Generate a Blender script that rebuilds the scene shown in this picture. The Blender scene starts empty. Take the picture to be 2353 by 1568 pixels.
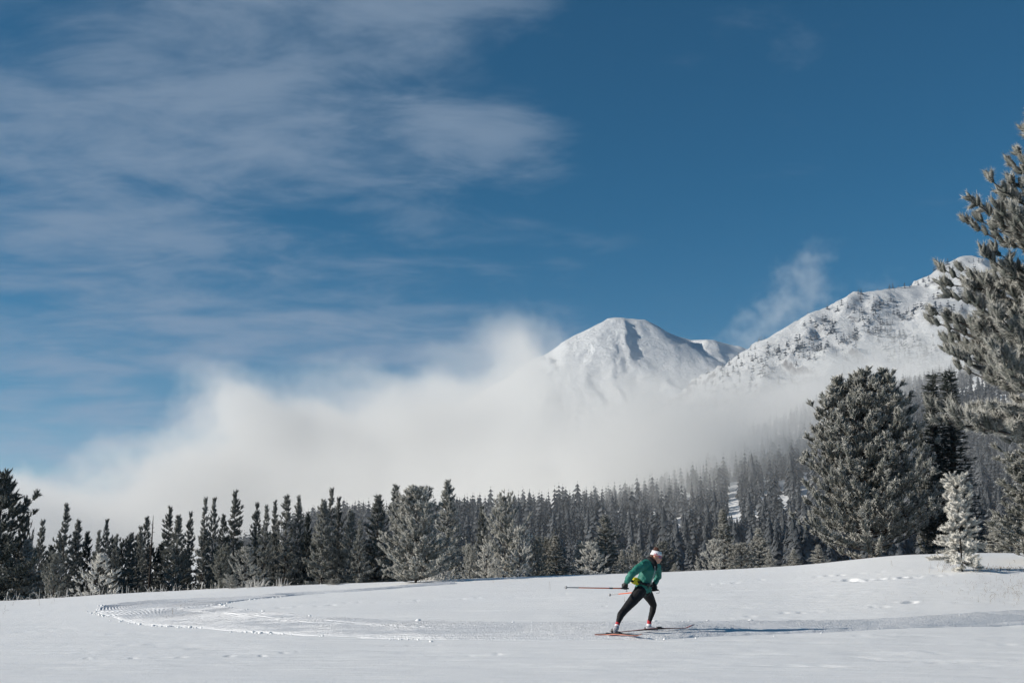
import bpy, math, random
import numpy as np
from mathutils import Vector, Matrix

# ------------------------------------------------------------------ camera
scene = bpy.context.scene
COL = scene.collection
F, CX, CY = 2613.0, 1176.0, 784.0        # focal length and centre of the photograph, in photo units (2352 wide)
PITCH = math.radians(10.96)
CAMZ = 1.35
cp, sp = math.cos(PITCH), math.sin(PITCH)
cam_data = bpy.data.cameras.new('camera')
cam_data.sensor_width = 36.0
cam_data.lens = 40.0
cam_data.clip_start = 0.1
cam_data.clip_end = 40000.0
cam = bpy.data.objects.new('camera', cam_data)
COL.objects.link(cam)
cam.location = (0, 0, CAMZ)
cam.rotation_euler = (math.pi / 2 + PITCH, 0, 0)
scene.camera = cam

# ------------------------------------------------------------------ sun, sky, exposure
SUN_EL = math.radians(21.5)
SUN_DIR = Vector((-0.99, -0.11, 0)).normalized() * math.cos(SUN_EL) + Vector((0, 0, math.sin(SUN_EL)))
sun_data = bpy.data.lights.new('sun', 'SUN')
sun_data.energy = 5.0
sun_data.angle = math.radians(0.5)
sun_data.color = (1.0, 0.93, 0.83)
sun = bpy.data.objects.new('sun', sun_data)
COL.objects.link(sun)
sun.location = (-30, -5, 30)
sun.rotation_euler = (-SUN_DIR).to_track_quat('-Z', 'Y').to_euler()

scene.view_settings.view_transform = 'Standard'
scene.view_settings.look = 'None'
scene.view_settings.exposure = 0.30
scene.view_settings.gamma = 1.0
scene.view_settings.use_curve_mapping = False
scene.cycles.use_denoising = True
scene.cycles.max_bounces = 12
scene.cycles.diffuse_bounces = 3
scene.cycles.glossy_bounces = 2
scene.cycles.volume_bounces = 5
scene.cycles.transparent_max_bounces = 8
scene.cycles.volume_step_rate = 0.9
scene.cycles.volume_max_steps = 128
scene.cycles.use_adaptive_sampling = True
scene.cycles.adaptive_threshold = 0.02
scene.cycles.sample_clamp_indirect = 10


class NT:
    """small helper to write node trees"""
    def __init__(s, tree):
        s.t = tree
        tree.nodes.clear()

    def n(s, typ, **kw):
        nd = s.t.nodes.new(typ)
        for k, v in kw.items():
            setattr(nd, k, v)
        return nd

    def link(s, a, b):
        s.t.links.new(a, b)

    def put(s, sock, v):
        if isinstance(v, bpy.types.NodeSocket):
            s.link(v, sock)
        elif v is not None:
            sock.default_value = v

    def math(s, op, a, b=None, c=None, clamp=False):
        nd = s.n('ShaderNodeMath', operation=op, use_clamp=clamp)
        for i, v in enumerate((a, b, c)):
            s.put(nd.inputs[i], v)
        return nd.outputs[0]

    def vmath(s, op, a, b=None):
        nd = s.n('ShaderNodeVectorMath', operation=op)
        s.put(nd.inputs[0], a)
        if b is not None:
            s.put(nd.inputs[1], b)
        return nd.outputs['Value'] if op in ('DOT_PRODUCT', 'LENGTH', 'DISTANCE') else nd.outputs[0]

    def mix(s, fac, a, b, mode='MIX'):
        nd = s.n('ShaderNodeMix', data_type='RGBA', blend_type=mode)
        s.put(nd.inputs[0], fac)
        s.put(nd.inputs[6], a)
        s.put(nd.inputs[7], b)
        return nd.outputs[2]

    def noise(s, vec, scale, detail=4, rough=0.55, dist=0.0, dims='3D'):
        nd = s.n('ShaderNodeTexNoise', noise_dimensions=dims)
        if vec is not None:
            s.link(vec, nd.inputs['Vector'])
        nd.inputs['Scale'].default_value = scale
        nd.inputs['Detail'].default_value = detail
        nd.inputs['Roughness'].default_value = rough
        nd.inputs['Distortion'].default_value = dist
        return nd.outputs[0]

    def smooth(s, x, lo, hi, a=0.0, b=1.0):
        nd = s.n('ShaderNodeMapRange', interpolation_type='SMOOTHSTEP')
        s.put(nd.inputs[0], x)
        for i, v in enumerate((lo, hi, a, b)):
            s.put(nd.inputs[i + 1], v)
        return nd.outputs[0]

    def sep(s, vec):
        nd = s.n('ShaderNodeSeparateXYZ')
        s.link(vec, nd.inputs[0])
        return nd.outputs

    def comb(s, x, y, z):
        nd = s.n('ShaderNodeCombineXYZ')
        for i, v in enumerate((x, y, z)):
            s.put(nd.inputs[i], v)
        return nd.outputs[0]


def pixdir(px, py):
    """direction of a photo pixel, scaled so that its y is 1"""
    a, b = (px - CX) / F, (CY - py) / F
    d = cp - b * sp
    return a / d, 1.0, (sp + b * cp) / d


world = bpy.data.worlds.new('World')
scene.world = world
world.use_nodes = True
w = NT(world.node_tree)
sky = w.n('ShaderNodeTexSky', sky_type='NISHITA')
sky.sun_disc = False
sky.sun_elevation = SUN_EL
sky.sun_rotation = math.atan2(SUN_DIR.x, SUN_DIR.y)
sky.altitude = 1900
sky.air_density = 1.0
sky.dust_density = 0.6
sky.ozone_density = 1.6
dirv = w.n('ShaderNodeTexCoord').outputs['Generated']
dx, dy, dz = w.sep(dirv)
# cirrus: a high thin layer, looked at on the plane that it lies in
inv = w.math('DIVIDE', 1.0, w.math('ADD', w.math('MAXIMUM', dz, 0.0), 0.16))
plane = w.comb(w.math('MULTIPLY', dx, inv), w.math('MULTIPLY', dy, inv), 0.0)
mp = w.n('ShaderNodeMapping')
w.link(plane, mp.inputs[0])
mp.inputs['Rotation'].default_value = (0, 0, math.radians(-38))
mp.inputs['Scale'].default_value = (1.0, 1.3, 1.0)
big = w.noise(mp.outputs[0], 1.5, 4, 0.5, 0.2)
mp2 = w.n('ShaderNodeMapping')
w.link(plane, mp2.inputs[0])
mp2.inputs['Rotation'].default_value = (0, 0, math.radians(-48))
mp2.inputs['Scale'].default_value = (1.0, 1.6, 1.0)
fine = w.noise(mp2.outputs[0], 3.4, 9, 0.62, 0.35)
# the sheet thins out towards the right of the valley
dd = Vector(pixdir(480, 330)).normalized()
near = w.smooth(w.vmath('DOT_PRODUCT', dirv, tuple(dd)), 0.90, 0.99)
near2 = w.smooth(w.vmath('DOT_PRODUCT', dirv, tuple(Vector(pixdir(1280, 240)).normalized())), 0.955, 0.999, 0.0, 0.25)
near = w.math('MAXIMUM', near, near2)
sheet = w.math('ADD', w.math('MULTIPLY', w.smooth(big, 0.3, 0.7), 0.42), w.math('MULTIPLY', w.smooth(fine, 0.30, 0.70), 0.42))
sheet = w.math('ADD', sheet, w.math('MULTIPLY', near, 0.56))
cirrus = w.smooth(sheet, 0.62, 1.42, 0.0, 0.80)
# old contrails
az = w.math('DIVIDE', dx, w.math('MAXIMUM', dy, 0.05))
ele = w.math('DIVIDE', dz, w.math('MAXIMUM', dy, 0.05))


def contrail(p0, p1, width, power):
    x0, _, z0 = pixdir(*p0)
    x1, _, z1 = pixdir(*p1)
    t = w.math('DIVIDE', w.math('SUBTRACT', az, x0), x1 - x0)
    zl = w.math('ADD', w.math('MULTIPLY', t, z1 - z0), z0)
    wob = w.math('MULTIPLY', w.math('SUBTRACT', w.noise(dirv, 14, 3), 0.5), width * 2.2)
    off = w.math('ABSOLUTE', w.math('ADD', w.math('SUBTRACT', ele, zl), wob))
    body = w.smooth(off, 0.0, width, 1.0, 0.0)
    ends = w.math('MULTIPLY', w.smooth(t, -0.25, 0.3), w.smooth(t, 0.75, 1.2, 1.0, 0.0))
    front = w.math('GREATER_THAN', dy, 0.1)
    brk = w.smooth(w.noise(dirv, 22, 4), 0.3, 0.65)
    return w.math('MULTIPLY', w.math('MULTIPLY', w.math('MULTIPLY', body, ends), w.math('MULTIPLY', brk, front)), power)


for args in (((-40, 768), (430, 832), 0.0075, 0.55), ((150, 966), (480, 986), 0.004, 0.55), ((60, 545), (560, 580), 0.006, 0.22),
             ((250, 660), (620, 632), 0.010, 0.25), ((-60, 720), (220, 690), 0.012, 0.3)):
    cirrus = w.math('MAXIMUM', cirrus, contrail(*args))
tint = w.mix(1.0, sky.outputs[0], (0.31, 0.85, 1.0, 1), 'MULTIPLY')
skycol = w.mix(cirrus, tint, (3.5, 4.6, 6.0, 1))
bg = w.n('ShaderNodeBackground')
w.link(skycol, bg.inputs[0])
bg.inputs[1].default_value = 0.054
wo = w.n('ShaderNodeOutputWorld')
w.link(bg.outputs[0], wo.inputs[0])

# ------------------------------------------------------------------ helpers
rng = np.random.default_rng(7)
rnd = random.Random(7)


def set_props(o, label=None, cat=None, group=None, kind=None):
    for k, v in (('label', label), ('category', cat), ('group', group), ('kind', kind)):
        if v:
            o[k] = v
    return o


def mesh_arrays(name, verts, faces, attrs=None, mat=None, smooth=False):
    verts = np.asarray(verts, dtype=np.float32).reshape(-1, 3)
    faces = np.asarray(faces, dtype=np.int32)
    k = faces.shape[1]
    me = bpy.data.meshes.new(name)
    me.vertices.add(len(verts))
    me.vertices.foreach_set('co', verts.ravel())
    me.loops.add(faces.size)
    me.loops.foreach_set('vertex_index', faces.ravel())
    me.polygons.add(len(faces))
    me.polygons.foreach_set('loop_start', np.arange(0, faces.size, k, dtype=np.int32))
    me.polygons.foreach_set('loop_total', np.full(len(faces), k, dtype=np.int32))
    if smooth:
        me.polygons.foreach_set('use_smooth', np.ones(len(faces), dtype=bool))
    me.update(calc_edges=True)
    for an, av in (attrs or {}).items():
        at = me.attributes.new(an, 'FLOAT', 'POINT')
        at.data.foreach_set('value', np.asarray(av, dtype=np.float32))
    if mat:
        me.materials.append(mat)
    me.validate()
    return me


def obj(name, me, parent=None, **kw):
    o = bpy.data.objects.new(name, me)
    COL.objects.link(o)
    if parent:
        o.parent = parent
    return set_props(o, **kw)


def _hash(ix, iy, seed):
    h = (ix.astype(np.int64) * 374761393 + iy.astype(np.int64) * 668265263 + seed * 974634777) & 0xFFFFFFFF
    h = ((h ^ (h >> 13)) * 1274126177) & 0xFFFFFFFF
    return ((h ^ (h >> 16)) & 0xFFFFFF) / float(0xFFFFFF)


def vnoise(x, y, seed=0):
    xi, yi = np.floor(x), np.floor(y)
    fx, fy = x - xi, y - yi
    fx = fx * fx * fx * (fx * (fx * 6 - 15) + 10)
    fy = fy * fy * fy * (fy * (fy * 6 - 15) + 10)
    a, b = _hash(xi, yi, seed), _hash(xi + 1, yi, seed)
    c, d = _hash(xi, yi + 1, seed), _hash(xi + 1, yi + 1, seed)
    return (a + (b - a) * fx) * (1 - fy) + (c + (d - c) * fx) * fy


def fbm(x, y, octs=5, seed=0, gain=0.5, ridged=False):
    s, amp, tot = 0.0, 1.0, 0.0
    for i in range(octs):
        v = vnoise(x * 2 ** i + 17.3 * i, y * 2 ** i - 9.1 * i, seed + i)
        v = 1 - np.abs(2 * v - 1) if ridged else v
        s = s + amp * v
        tot += amp
        amp *= gain
    return s / tot


def sstep(x, lo, hi):
    t = np.clip((x - lo) / (hi - lo), 0, 1)
    return t * t * (3 - 2 * t)


# ------------------------------------------------------------------ terrain height
CREST = [(-500, 1392, 62), (0, 1378, 60), (300, 1362, 58), (600, 1347, 55), (1000, 1332, 52), (1480, 1315, 50), (1800, 1300, 48), (2100, 1274, 46),
         (2250, 1270, 45), (2352, 1270, 45), (2900, 1262, 44)]
CU = np.array([pixdir(p, q)[0] for p, q, _ in CREST])
CE = np.array([pixdir(p, q)[2] for p, q, _ in CREST])
CYD = np.array([float(v) for _, _, v in CREST])
VALLEY = -8.0
HILL = [(-2000, 1300, 620), (200, 1292, 620), (560, 1262, 560), (700, 1222, 500), (1000, 1196, 480), (1250, 1192, 480), (1450, 1160, 540), (1600, 1085, 660),
        (1750, 1010, 780), (1900, 940, 900), (2100, 890, 1000), (2350, 830, 1100), (3000, 800, 1200)]
HU = np.array([pixdir(p, q)[0] for p, q, _ in HILL])
HE = np.array([pixdir(p, q)[2] for p, q, _ in HILL])
HY = np.array([float(v) for _, _, v in HILL])


def smooth_interp(x, xs, ys):
    """piecewise cubic without overshoot"""
    d = np.diff(ys) / np.diff(xs)
    m = np.zeros_like(ys)
    m[1:-1] = np.where(d[:-1] * d[1:] > 0, 2 * d[:-1] * d[1:] / (d[:-1] + d[1:] + 1e-12 * np.sign(d[:-1] + d[1:] + 1e-30)), 0)
    m[0], m[-1] = d[0], d[-1]
    x = np.clip(x, xs[0], xs[-1])
    i = np.clip(np.searchsorted(xs, x) - 1, 0, len(xs) - 2)
    h = xs[i + 1] - xs[i]
    t = (x - xs[i]) / h
    return ((2 * t ** 3 - 3 * t ** 2 + 1) * ys[i] + (t ** 3 - 2 * t ** 2 + t) * h * m[i]
            + (-2 * t ** 3 + 3 * t ** 2) * ys[i + 1] + (t ** 3 - t ** 2) * h * m[i + 1])


Y0 = 13.0


def base_height(x, y):
    x, y = np.asarray(x, float), np.asarray(y, float)
    yy = np.maximum(y, 1.0)
    u = np.clip(x / yy, -0.62, 0.62)
    ec, yc = smooth_interp(u, CU, CE), smooth_interp(u, CU, CYD)
    k = 0.12 + 0.3 * sstep(u, 0.1, 0.45)
    tau = np.clip((1 / yy - 1 / yc) / (1 / Y0 - 1 / yc), 0, 1)
    e = ec - (ec + CAMZ / Y0) * tau * (1 + k * (1 - tau))
    zf = np.where(yy <= Y0, 0.0, CAMZ + yy * e)
    zc = CAMZ + yc * ec
    d = np.maximum(yy - yc, 0)
    zb = np.maximum(zc + ec * d - 0.004 * d * d, VALLEY)
    z = np.where(yy <= yc, zf, zb)
    hy, he = smooth_interp(u, HU, HY), smooth_interp(u, HU, HE)
    hz = np.maximum(CAMZ + he * hy, VALLEY)
    t = np.clip((yy - 210) / (hy - 210), 0, 1)
    hill = VALLEY + (hz - VALLEY) * (t * t * (3 - 2 * t) * 0.35 + 0.65 * t)
    past = np.maximum(yy - hy, 0)
    fall = np.where(u > 0.1, 0.04, -0.16) * past
    hill = np.maximum(hill + fall, VALLEY)
    rough = (fbm(x / 90, y / 90, 4, 31) - 0.5) * 14 * sstep(yy, 240, 420) * sstep(hz, VALLEY, VALLEY + 10)
    return np.where(yy > 130, np.maximum(z, hill + rough), z)


def ray_ground(px, py, height=base_height):
    ux, _, uz = pixdir(px, py)
    ys = np.concatenate([np.arange(6, 75, 0.02), np.arange(75, 1500, 0.5)])
    below = CAMZ + uz * ys <= height(ux * ys, ys)
    i = int(np.argmax(below)) if below.any() else int(np.argmin(np.abs(ys - float(smooth_interp(np.array([ux]), CU, CYD)[0]))))
    y = float(ys[i])
    return np.array([ux * y, y, float(height(np.array([ux * y]), np.array([y]))[0])])


# marks pressed into the crust: rows of small dents and low wind lips, at the places they have on the field
MARKS = [(200, 1512, 520, 1508, 0.035, 0.10, 0.55), (600, 1505, 690, 1494, 0.03, 0.09, 0.5), (880, 1482, 1010, 1478, 0.02, 0.08, 0.6),
         (640, 1394, 770, 1388, 0.04, 0.12, 0.45), (790, 1384, 930, 1380, 0.035, 0.10, 0.4), (960, 1378, 1090, 1373, 0.04, 0.10, 0.4),
         (1140, 1370, 1300, 1364, 0.03, 0.10, 0.5), (1560, 1352, 1640, 1348, 0.04, 0.12, 0.5), (1625, 1341, 1760, 1332, 0.05, 0.12, 0.4),
         (1830, 1328, 1970, 1317, 0.06, 0.14, 0.4), (1938, 1331, 1965, 1330, 0.16, 0.24, 0.35), (1992, 1330, 2008, 1329, 0.14, 0.2, 0.3),
         (2035, 1327, 2095, 1323, 0.14, 0.2, 0.25), (2110, 1321, 2185, 1317, 0.07, 0.14, 0.4), (2030, 1312, 2150, 1303, 0.05, 0.12, 0.5),
         (1800, 1406, 1870, 1402, 0.04, 0.12, 0.5), (1680, 1418, 1725, 1413, 0.03, 0.10, 0.5), (2078, 1382, 2098, 1381, 0.08, 0.16, 0.4),
         (2000, 1390, 2020, 1389, 0.05, 0.12, 0.4), (1390, 1390, 1520, 1384, 0.03, 0.10, 0.5), (1000, 1508, 1150, 1500, 0.02, 0.09, 0.7)]
DENTS = []
for (ax, ay, bx, by, dep, rad, gap) in MARKS:
    A, B = ray_ground(ax, ay), ray_ground(bx, by)
    n = max(2, int(np.linalg.norm(B - A) / gap))
    for i in range(n + 1):
        p = A + (B - A) * (i / n) + np.array([rnd.gauss(0, rad * 0.5), rnd.gauss(0, rad * 1.1), 0])
        DENTS.append((p[0], p[1], dep * rnd.uniform(0.3, 1.2), rad * rnd.uniform(0.6, 1.2), rnd.uniform(0.5, 0.95)))
for i in range(380):       # scattered small wind scours
    p = ray_ground(rnd.uniform(-50, 2400), rnd.uniform(1330, 1540))
    if p[1] < 60:
        DENTS.append((p[0], p[1], rnd.uniform(0.008, 0.03), rnd.uniform(0.04, 0.11), rnd.uniform(3.0, 12.0)))


def ground_height(x, y):
    z = base_height(x, y)
    field = 1 - sstep(y, 70, 110)
    z = z + field * (fbm(x / 9.0, y / 4.0, 4, 3) - 0.5) * 0.10
    z = z + field * (fbm(x / 1.6 + y * 0.15, y / 0.38, 3, 5) - 0.5) * 0.022
    return z


# ------------------------------------------------------------------ materials
def new_mat(name):
    m = bpy.data.materials.new(name)
    m.use_nodes = True
    nt = NT(m.node_tree)
    out = nt.n('ShaderNodeOutputMaterial')
    return m, nt, out


def principled(nt, out, col, rough=0.7, spec=0.3, metal=0.0, normal=None, sheen=0.0):
    b = nt.n('ShaderNodeBsdfPrincipled')
    nt.put(b.inputs['Base Color'], col)
    nt.put(b.inputs['Roughness'], rough)
    b.inputs['Specular IOR Level'].default_value = spec
    b.inputs['Metallic'].default_value = metal
    if sheen:
        b.inputs['Sheen Weight'].default_value = sheen
    if normal is not None:
        nt.link(normal, b.inputs['Normal'])
    nt.link(b.outputs[0], out.inputs['Surface'])
    return b


def bump(nt, h, strength, dist):
    b = nt.n('ShaderNodeBump')
    b.inputs['Strength'].default_value = strength
    b.inputs['Distance'].default_value = dist
    nt.link(h, b.inputs['Height'])
    return b.outputs[0]


def simple_mat(name, col, rough=0.6, spec=0.4, metal=0.0, var=0.12, scale=60.0, bumpd=0.0):
    m, nt, out = new_mat(name)
    co = nt.n('ShaderNodeTexCoord').outputs['Object']
    f = nt.noise(co, scale, 4, 0.6)
    c2 = tuple(max(0.0, c * (1 - var * 2)) for c in col[:3]) + (1,)
    c1 = tuple(min(1.0, c * (1 + var)) for c in col[:3]) + (1,)
    nrm = bump(nt, f, 0.6, bumpd) if bumpd else None
    principled(nt, out, nt.mix(f, c2, c1), rough, spec, metal, nrm)
    return m


def snow_mat(name, groomed=False):
    m, nt, out = new_mat(name)
    pos = nt.n('ShaderNodeNewGeometry').outputs['Position']
    mp_ = nt.n('ShaderNodeMapping')
    nt.link(pos, mp_.inputs[0])
    mp_.inputs['Scale'].default_value = (1.0, 1.0, 1.0) if groomed else (0.22, 1.0, 1.0)
    a = nt.noise(mp_.outputs[0], 3.0, 6, 0.62)
    g = nt.noise(pos, 42.0 if not groomed else 26.0, 3, 0.75)
    h = nt.math('ADD', nt.math('MULTIPLY', a, 0.085 if not groomed else 0.03), nt.math('MULTIPLY', g, 0.010 if not groomed else 0.022))
    b1 = bump(nt, h, 0.55 if not groomed else 0.9, 1.0)
    big_ = nt.noise(pos, 0.25, 3, 0.5)
    col = nt.mix(big_, (0.80, 0.81, 0.82, 1), (0.86, 0.86, 0.855, 1))
    if groomed:
        col = nt.mix(big_, (0.66, 0.675, 0.70, 1), (0.73, 0.74, 0.76, 1))
    # ice glints: a few single crystals
    vo = nt.n('ShaderNodeTexVoronoi')
    nt.link(pos, vo.inputs['Vector'])
    vo.inputs['Scale'].default_value = 30.0
    glint = nt.math('MULTIPLY', nt.math('LESS_THAN', vo.outputs['Distance'], 0.22), nt.math('GREATER_THAN', nt.sep(vo.outputs['Color'])[0], 0.985))
    bs = principled(nt, out, col, 0.62, 0.25, 0.0, b1)
    nt.put(bs.inputs['Roughness'], nt.math('SUBTRACT', 0.62, nt.math('MULTIPLY', glint, 0.4)))
    nt.put(bs.inputs['Specular IOR Level'], nt.math('ADD', 0.25, nt.math('MULTIPLY', glint, 0.75)))
    return m


SNOW = snow_mat('snow')
GROOMED = snow_mat('groomed_snow', True)

# ------------------------------------------------------------------ snow field and valley, one sheet to the horizon
ang = np.concatenate([np.linspace(-math.pi, -0.62, 40, endpoint=False), np.linspace(-0.62, -0.46, 30, endpoint=False), np.linspace(-0.46, 0.46, 580, endpoint=False),
                      np.linspace(0.46, 0.62, 30, endpoint=False), np.linspace(0.62, math.pi, 40, endpoint=False)])
rad_ = np.concatenate([np.geomspace(0.5, 12, 24, endpoint=False), np.geomspace(12, 80, 265, endpoint=False), np.geomspace(80, 12000, 80)])
A_, R_ = np.meshgrid(ang, rad_)
GX, GY = R_ * np.sin(A_), R_ * np.cos(A_)
GZ = ground_height(GX, GY)
dents = np.zeros_like(GZ)
for (x0, y0, dep, rad, lon) in DENTS:
    # only the rows near the dent
    r0 = math.hypot(x0, y0)
    i0, i1 = np.searchsorted(rad_, r0 - 4 * rad - 0.3), np.searchsorted(rad_, r0 + 4 * rad + 0.3)
    a0 = math.atan2(x0, y0)
    da = 4 * rad * lon / r0
    j0, j1 = np.searchsorted(ang, a0 - da), np.searchsorted(ang, a0 + da)
    if i1 <= i0 or j1 <= j0:
        continue
    q = ((GX[i0:i1, j0:j1] - x0) / (rad * lon)) ** 2 + ((GY[i0:i1, j0:j1] - y0) / rad) ** 2
    dents[i0:i1, j0:j1] -= dep * (np.exp(-q) - 0.12 * np.exp(-(np.sqrt(q) - 1.7) ** 2 * 4))
GZ = GZ + dents
nr, na = GZ.shape
vid = np.arange(nr * na).reshape(nr, na)
nxt = np.roll(vid, -1, axis=1)
quads = np.stack([vid[:-1], nxt[:-1], nxt[1:], vid[1:]], -1).reshape(-1, 4)[:, ::-1]
gverts = np.stack([GX, GY, GZ], -1).reshape(-1, 3)
me = mesh_arrays('snow_field', gverts, quads, mat=SNOW, smooth=True)
import bmesh
bm_ = bmesh.new()
bm_.from_mesh(me)
bm_.verts.ensure_lookup_table()
bm_.faces.new([bm_.verts[i] for i in range(na)][::-1])
bm_.normal_update()
bm_.to_mesh(me)
bm_.free()
obj('snow_field', me, kind='structure')

# ------------------------------------------------------------------ groomed ski track
STN = [(2900, 1412, 2900, 1384), (2600, 1424, 2600, 1392), (2352, 1434, 2352, 1402), (1996, 1446, 1996, 1420), (1810, 1455, 1810, 1426), (1625, 1461, 1625, 1428), (1480, 1467, 1480, 1429),
       (1055, 1469, 1055, 1430), (922, 1466, 884, 1424), (694, 1459, 732, 1414), (466, 1443, 600, 1403), (322, 1431, 535, 1395), (238, 1414, 512, 1391.5),
       (213, 1402, 508, 1389), (246, 1390, 520, 1385), (314, 1382, 545, 1380), (428, 1374, 590, 1374), (580, 1366, 650, 1368), (668, 1360, 700, 1363.5),
       (808, 1352, 830, 1356), (922, 1344, 940, 1348.5), (1036, 1337, 1050, 1341)]
EO = np.array([ray_ground(a, b) for a, b, _, _ in STN])[:, :2]
EI = np.array([ray_ground(c, d) for _, _, c, d in STN])[:, :2]


def catmull(P, n):
    P = np.vstack([2 * P[0] - P[1], P, 2 * P[-1] - P[-2]])
    out_ = []
    for i in range(1, len(P) - 2):
        t = np.linspace(0, 1, n, endpoint=False)[:, None]
        p0, p1, p2, p3 = P[i - 1], P[i], P[i + 1], P[i + 2]
        out_.append(0.5 * (2 * p1 + (p2 - p0) * t + (2 * p0 - 5 * p1 + 4 * p2 - p3) * t ** 2 + (3 * p1 - p0 - 3 * p2 + p3) * t ** 3))
    out_.append(P[-2][None])
    return np.vstack(out_)


TO, TI = catmull(EO, 22), catmull(EI, 22)
NC = 190
ss = np.linspace(-0.012, 1.012, NC)
ns = len(TO)
TX = TO[:, None, 0] * (1 - ss) + TI[:, None, 0] * ss
TY = TO[:, None, 1] * (1 - ss) + TI[:, None, 1] * ss
wid = np.linalg.norm(TI - TO, axis=1)[:, None]
# ragged borders
rag = fbm(np.arange(ns)[:, None] * 0.9 + 0 * ss, 0 * TX, 3, 77) * 0.14
edge = np.minimum(ss, 1 - ss)[None] * wid
TZ = ground_height(TX, TY) + 0.026
groove = np.cos(ss[None] * wid / 0.13 * 2 * math.pi)
worn = fbm(TX / 1.2, TY / 1.2, 3, 12)
TZ = TZ + groove * 0.016 * sstep(worn, 0.25, 0.6) * sstep(edge, 0.05, 0.3)
TZ = TZ + (fbm(TX / 0.22, TY / 0.22, 2, 90) - 0.5) * 0.016
TZ = TZ + 0.018 * np.exp(-((edge - 0.16) / 0.10) ** 2) * (0.4 + fbm(TX / 0.5, TY / 0.5, 2, 15))
TZ = TZ - 0.07 * (1 - sstep(edge, -0.05, 0.22 + rag))
# skate marks scratched across the corduroy
for (ax, ay, bx, by) in ((395, 1398, 700, 1432), (400, 1402, 640, 1422), (500, 1408, 900, 1440),
                         (640, 1428, 1000, 1446), (900, 1436, 1300, 1446), (1150, 1452, 1420, 1446)):
    A, B = ray_ground(ax, ay)[:2], ray_ground(bx, by)[:2]
    ab = B - A
    L = np.linalg.norm(ab)
    t = ((TX - A[0]) * ab[0] + (TY - A[1]) * ab[1]) / L ** 2
    d = np.abs((TX - A[0]) * ab[1] - (TY - A[1]) * ab[0]) / L
    inside = sstep(t, -0.02, 0.05) * (1 - sstep(t, 0.9, 1.02))
    TZ = TZ + inside * (0.010 * np.exp(-((d - 0.07) / 0.04) ** 2) - 0.016 * np.exp(-(d / 0.035) ** 2))
vid = np.arange(ns * NC).reshape(ns, NC)
quads = np.stack([vid[:-1, :-1], vid[1:, :-1], vid[1:, 1:], vid[:-1, 1:]], -1).reshape(-1, 4)
me = mesh_arrays('ski_track', np.stack([TX, TY, TZ], -1).reshape(-1, 3), quads, mat=GROOMED, smooth=True)
obj('ski_track', me, kind='structure')

# snow clods thrown up along the outer border of the track
ICO_T = (1 + 5 ** 0.5) / 2
ICO_V = np.array([(-1, ICO_T, 0), (1, ICO_T, 0), (-1, -ICO_T, 0), (1, -ICO_T, 0), (0, -1, ICO_T), (0, 1, ICO_T), (0, -1, -ICO_T), (0, 1, -ICO_T),
                  (ICO_T, 0, -1), (ICO_T, 0, 1), (-ICO_T, 0, -1), (-ICO_T, 0, 1)]) / 1.9
ICO_F = np.array([(0, 11, 5), (0, 5, 1), (0, 1, 7), (0, 7, 10), (0, 10, 11), (1, 5, 9), (5, 11, 4), (11, 10, 2), (10, 7, 6), (7, 1, 8),
                  (3, 9, 4), (3, 4, 2), (3, 2, 6), (3, 6, 8), (3, 8, 9), (4, 9, 5), (2, 4, 11), (6, 2, 10), (8, 6, 7), (9, 8, 1)])
cv, cf = [], []


def clod(x, y, s):
    z = float(ground_height(np.array([x]), np.array([y]))[0])
    v = ICO_V * s * rng.uniform(0.6, 1.25, (12, 1)) * np.array([1.25, 1, 0.75])
    cf.append(ICO_F + 12 * len(cv))
    cv.append(v + np.array([x, y, z + s * 0.25]))


seg = 22
for i in range(3 * seg, 17 * seg):
    dens = 0.4 if 7 * seg < i < 14 * seg else 0.12
    if 9 * seg < i < 14 * seg:
        dens = 0.9
    dens *= 2.2 * max(0.0, float(vnoise(np.array([i * 0.21]), np.array([3.3]), 8)[0]) - 0.3) / 0.4
    for k in range(rng.poisson(dens)):
        t = rng.random()
        p = TO[i] * (1 - t) + TO[min(i + 1, ns - 1)] * t
        n_ = (TO[i] - TI[i]) / np.linalg.norm(TO[i] - TI[i])
        p = p + n_ * rng.normal(0.06, 0.10)
        clod(p[0], p[1], float(np.clip(rng.lognormal(-3.95, 0.45), 0.010, 0.05)))
    if rng.random() < 0.35:
        n_ = (TI[i] - TO[i]) / np.linalg.norm(TO[i] - TI[i])
        p = TI[i] + n_ * rng.normal(-0.02, 0.06)
        clod(p[0], p[1], float(np.clip(rng.lognormal(-3.7, 0.4), 0.012, 0.06)))
for i in range(60):
    j = rng.integers(6 * seg, 13 * seg)
    t = rng.random()
    p = TO[j] * (1 - t) + TI[j] * t
    clod(p[0], p[1], float(rng.uniform(0.012, 0.04)))
me = mesh_arrays('snow_clods', np.vstack(cv), np.vstack(cf), mat=SNOW)
obj('snow_clods', me, kind='stuff')

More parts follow.
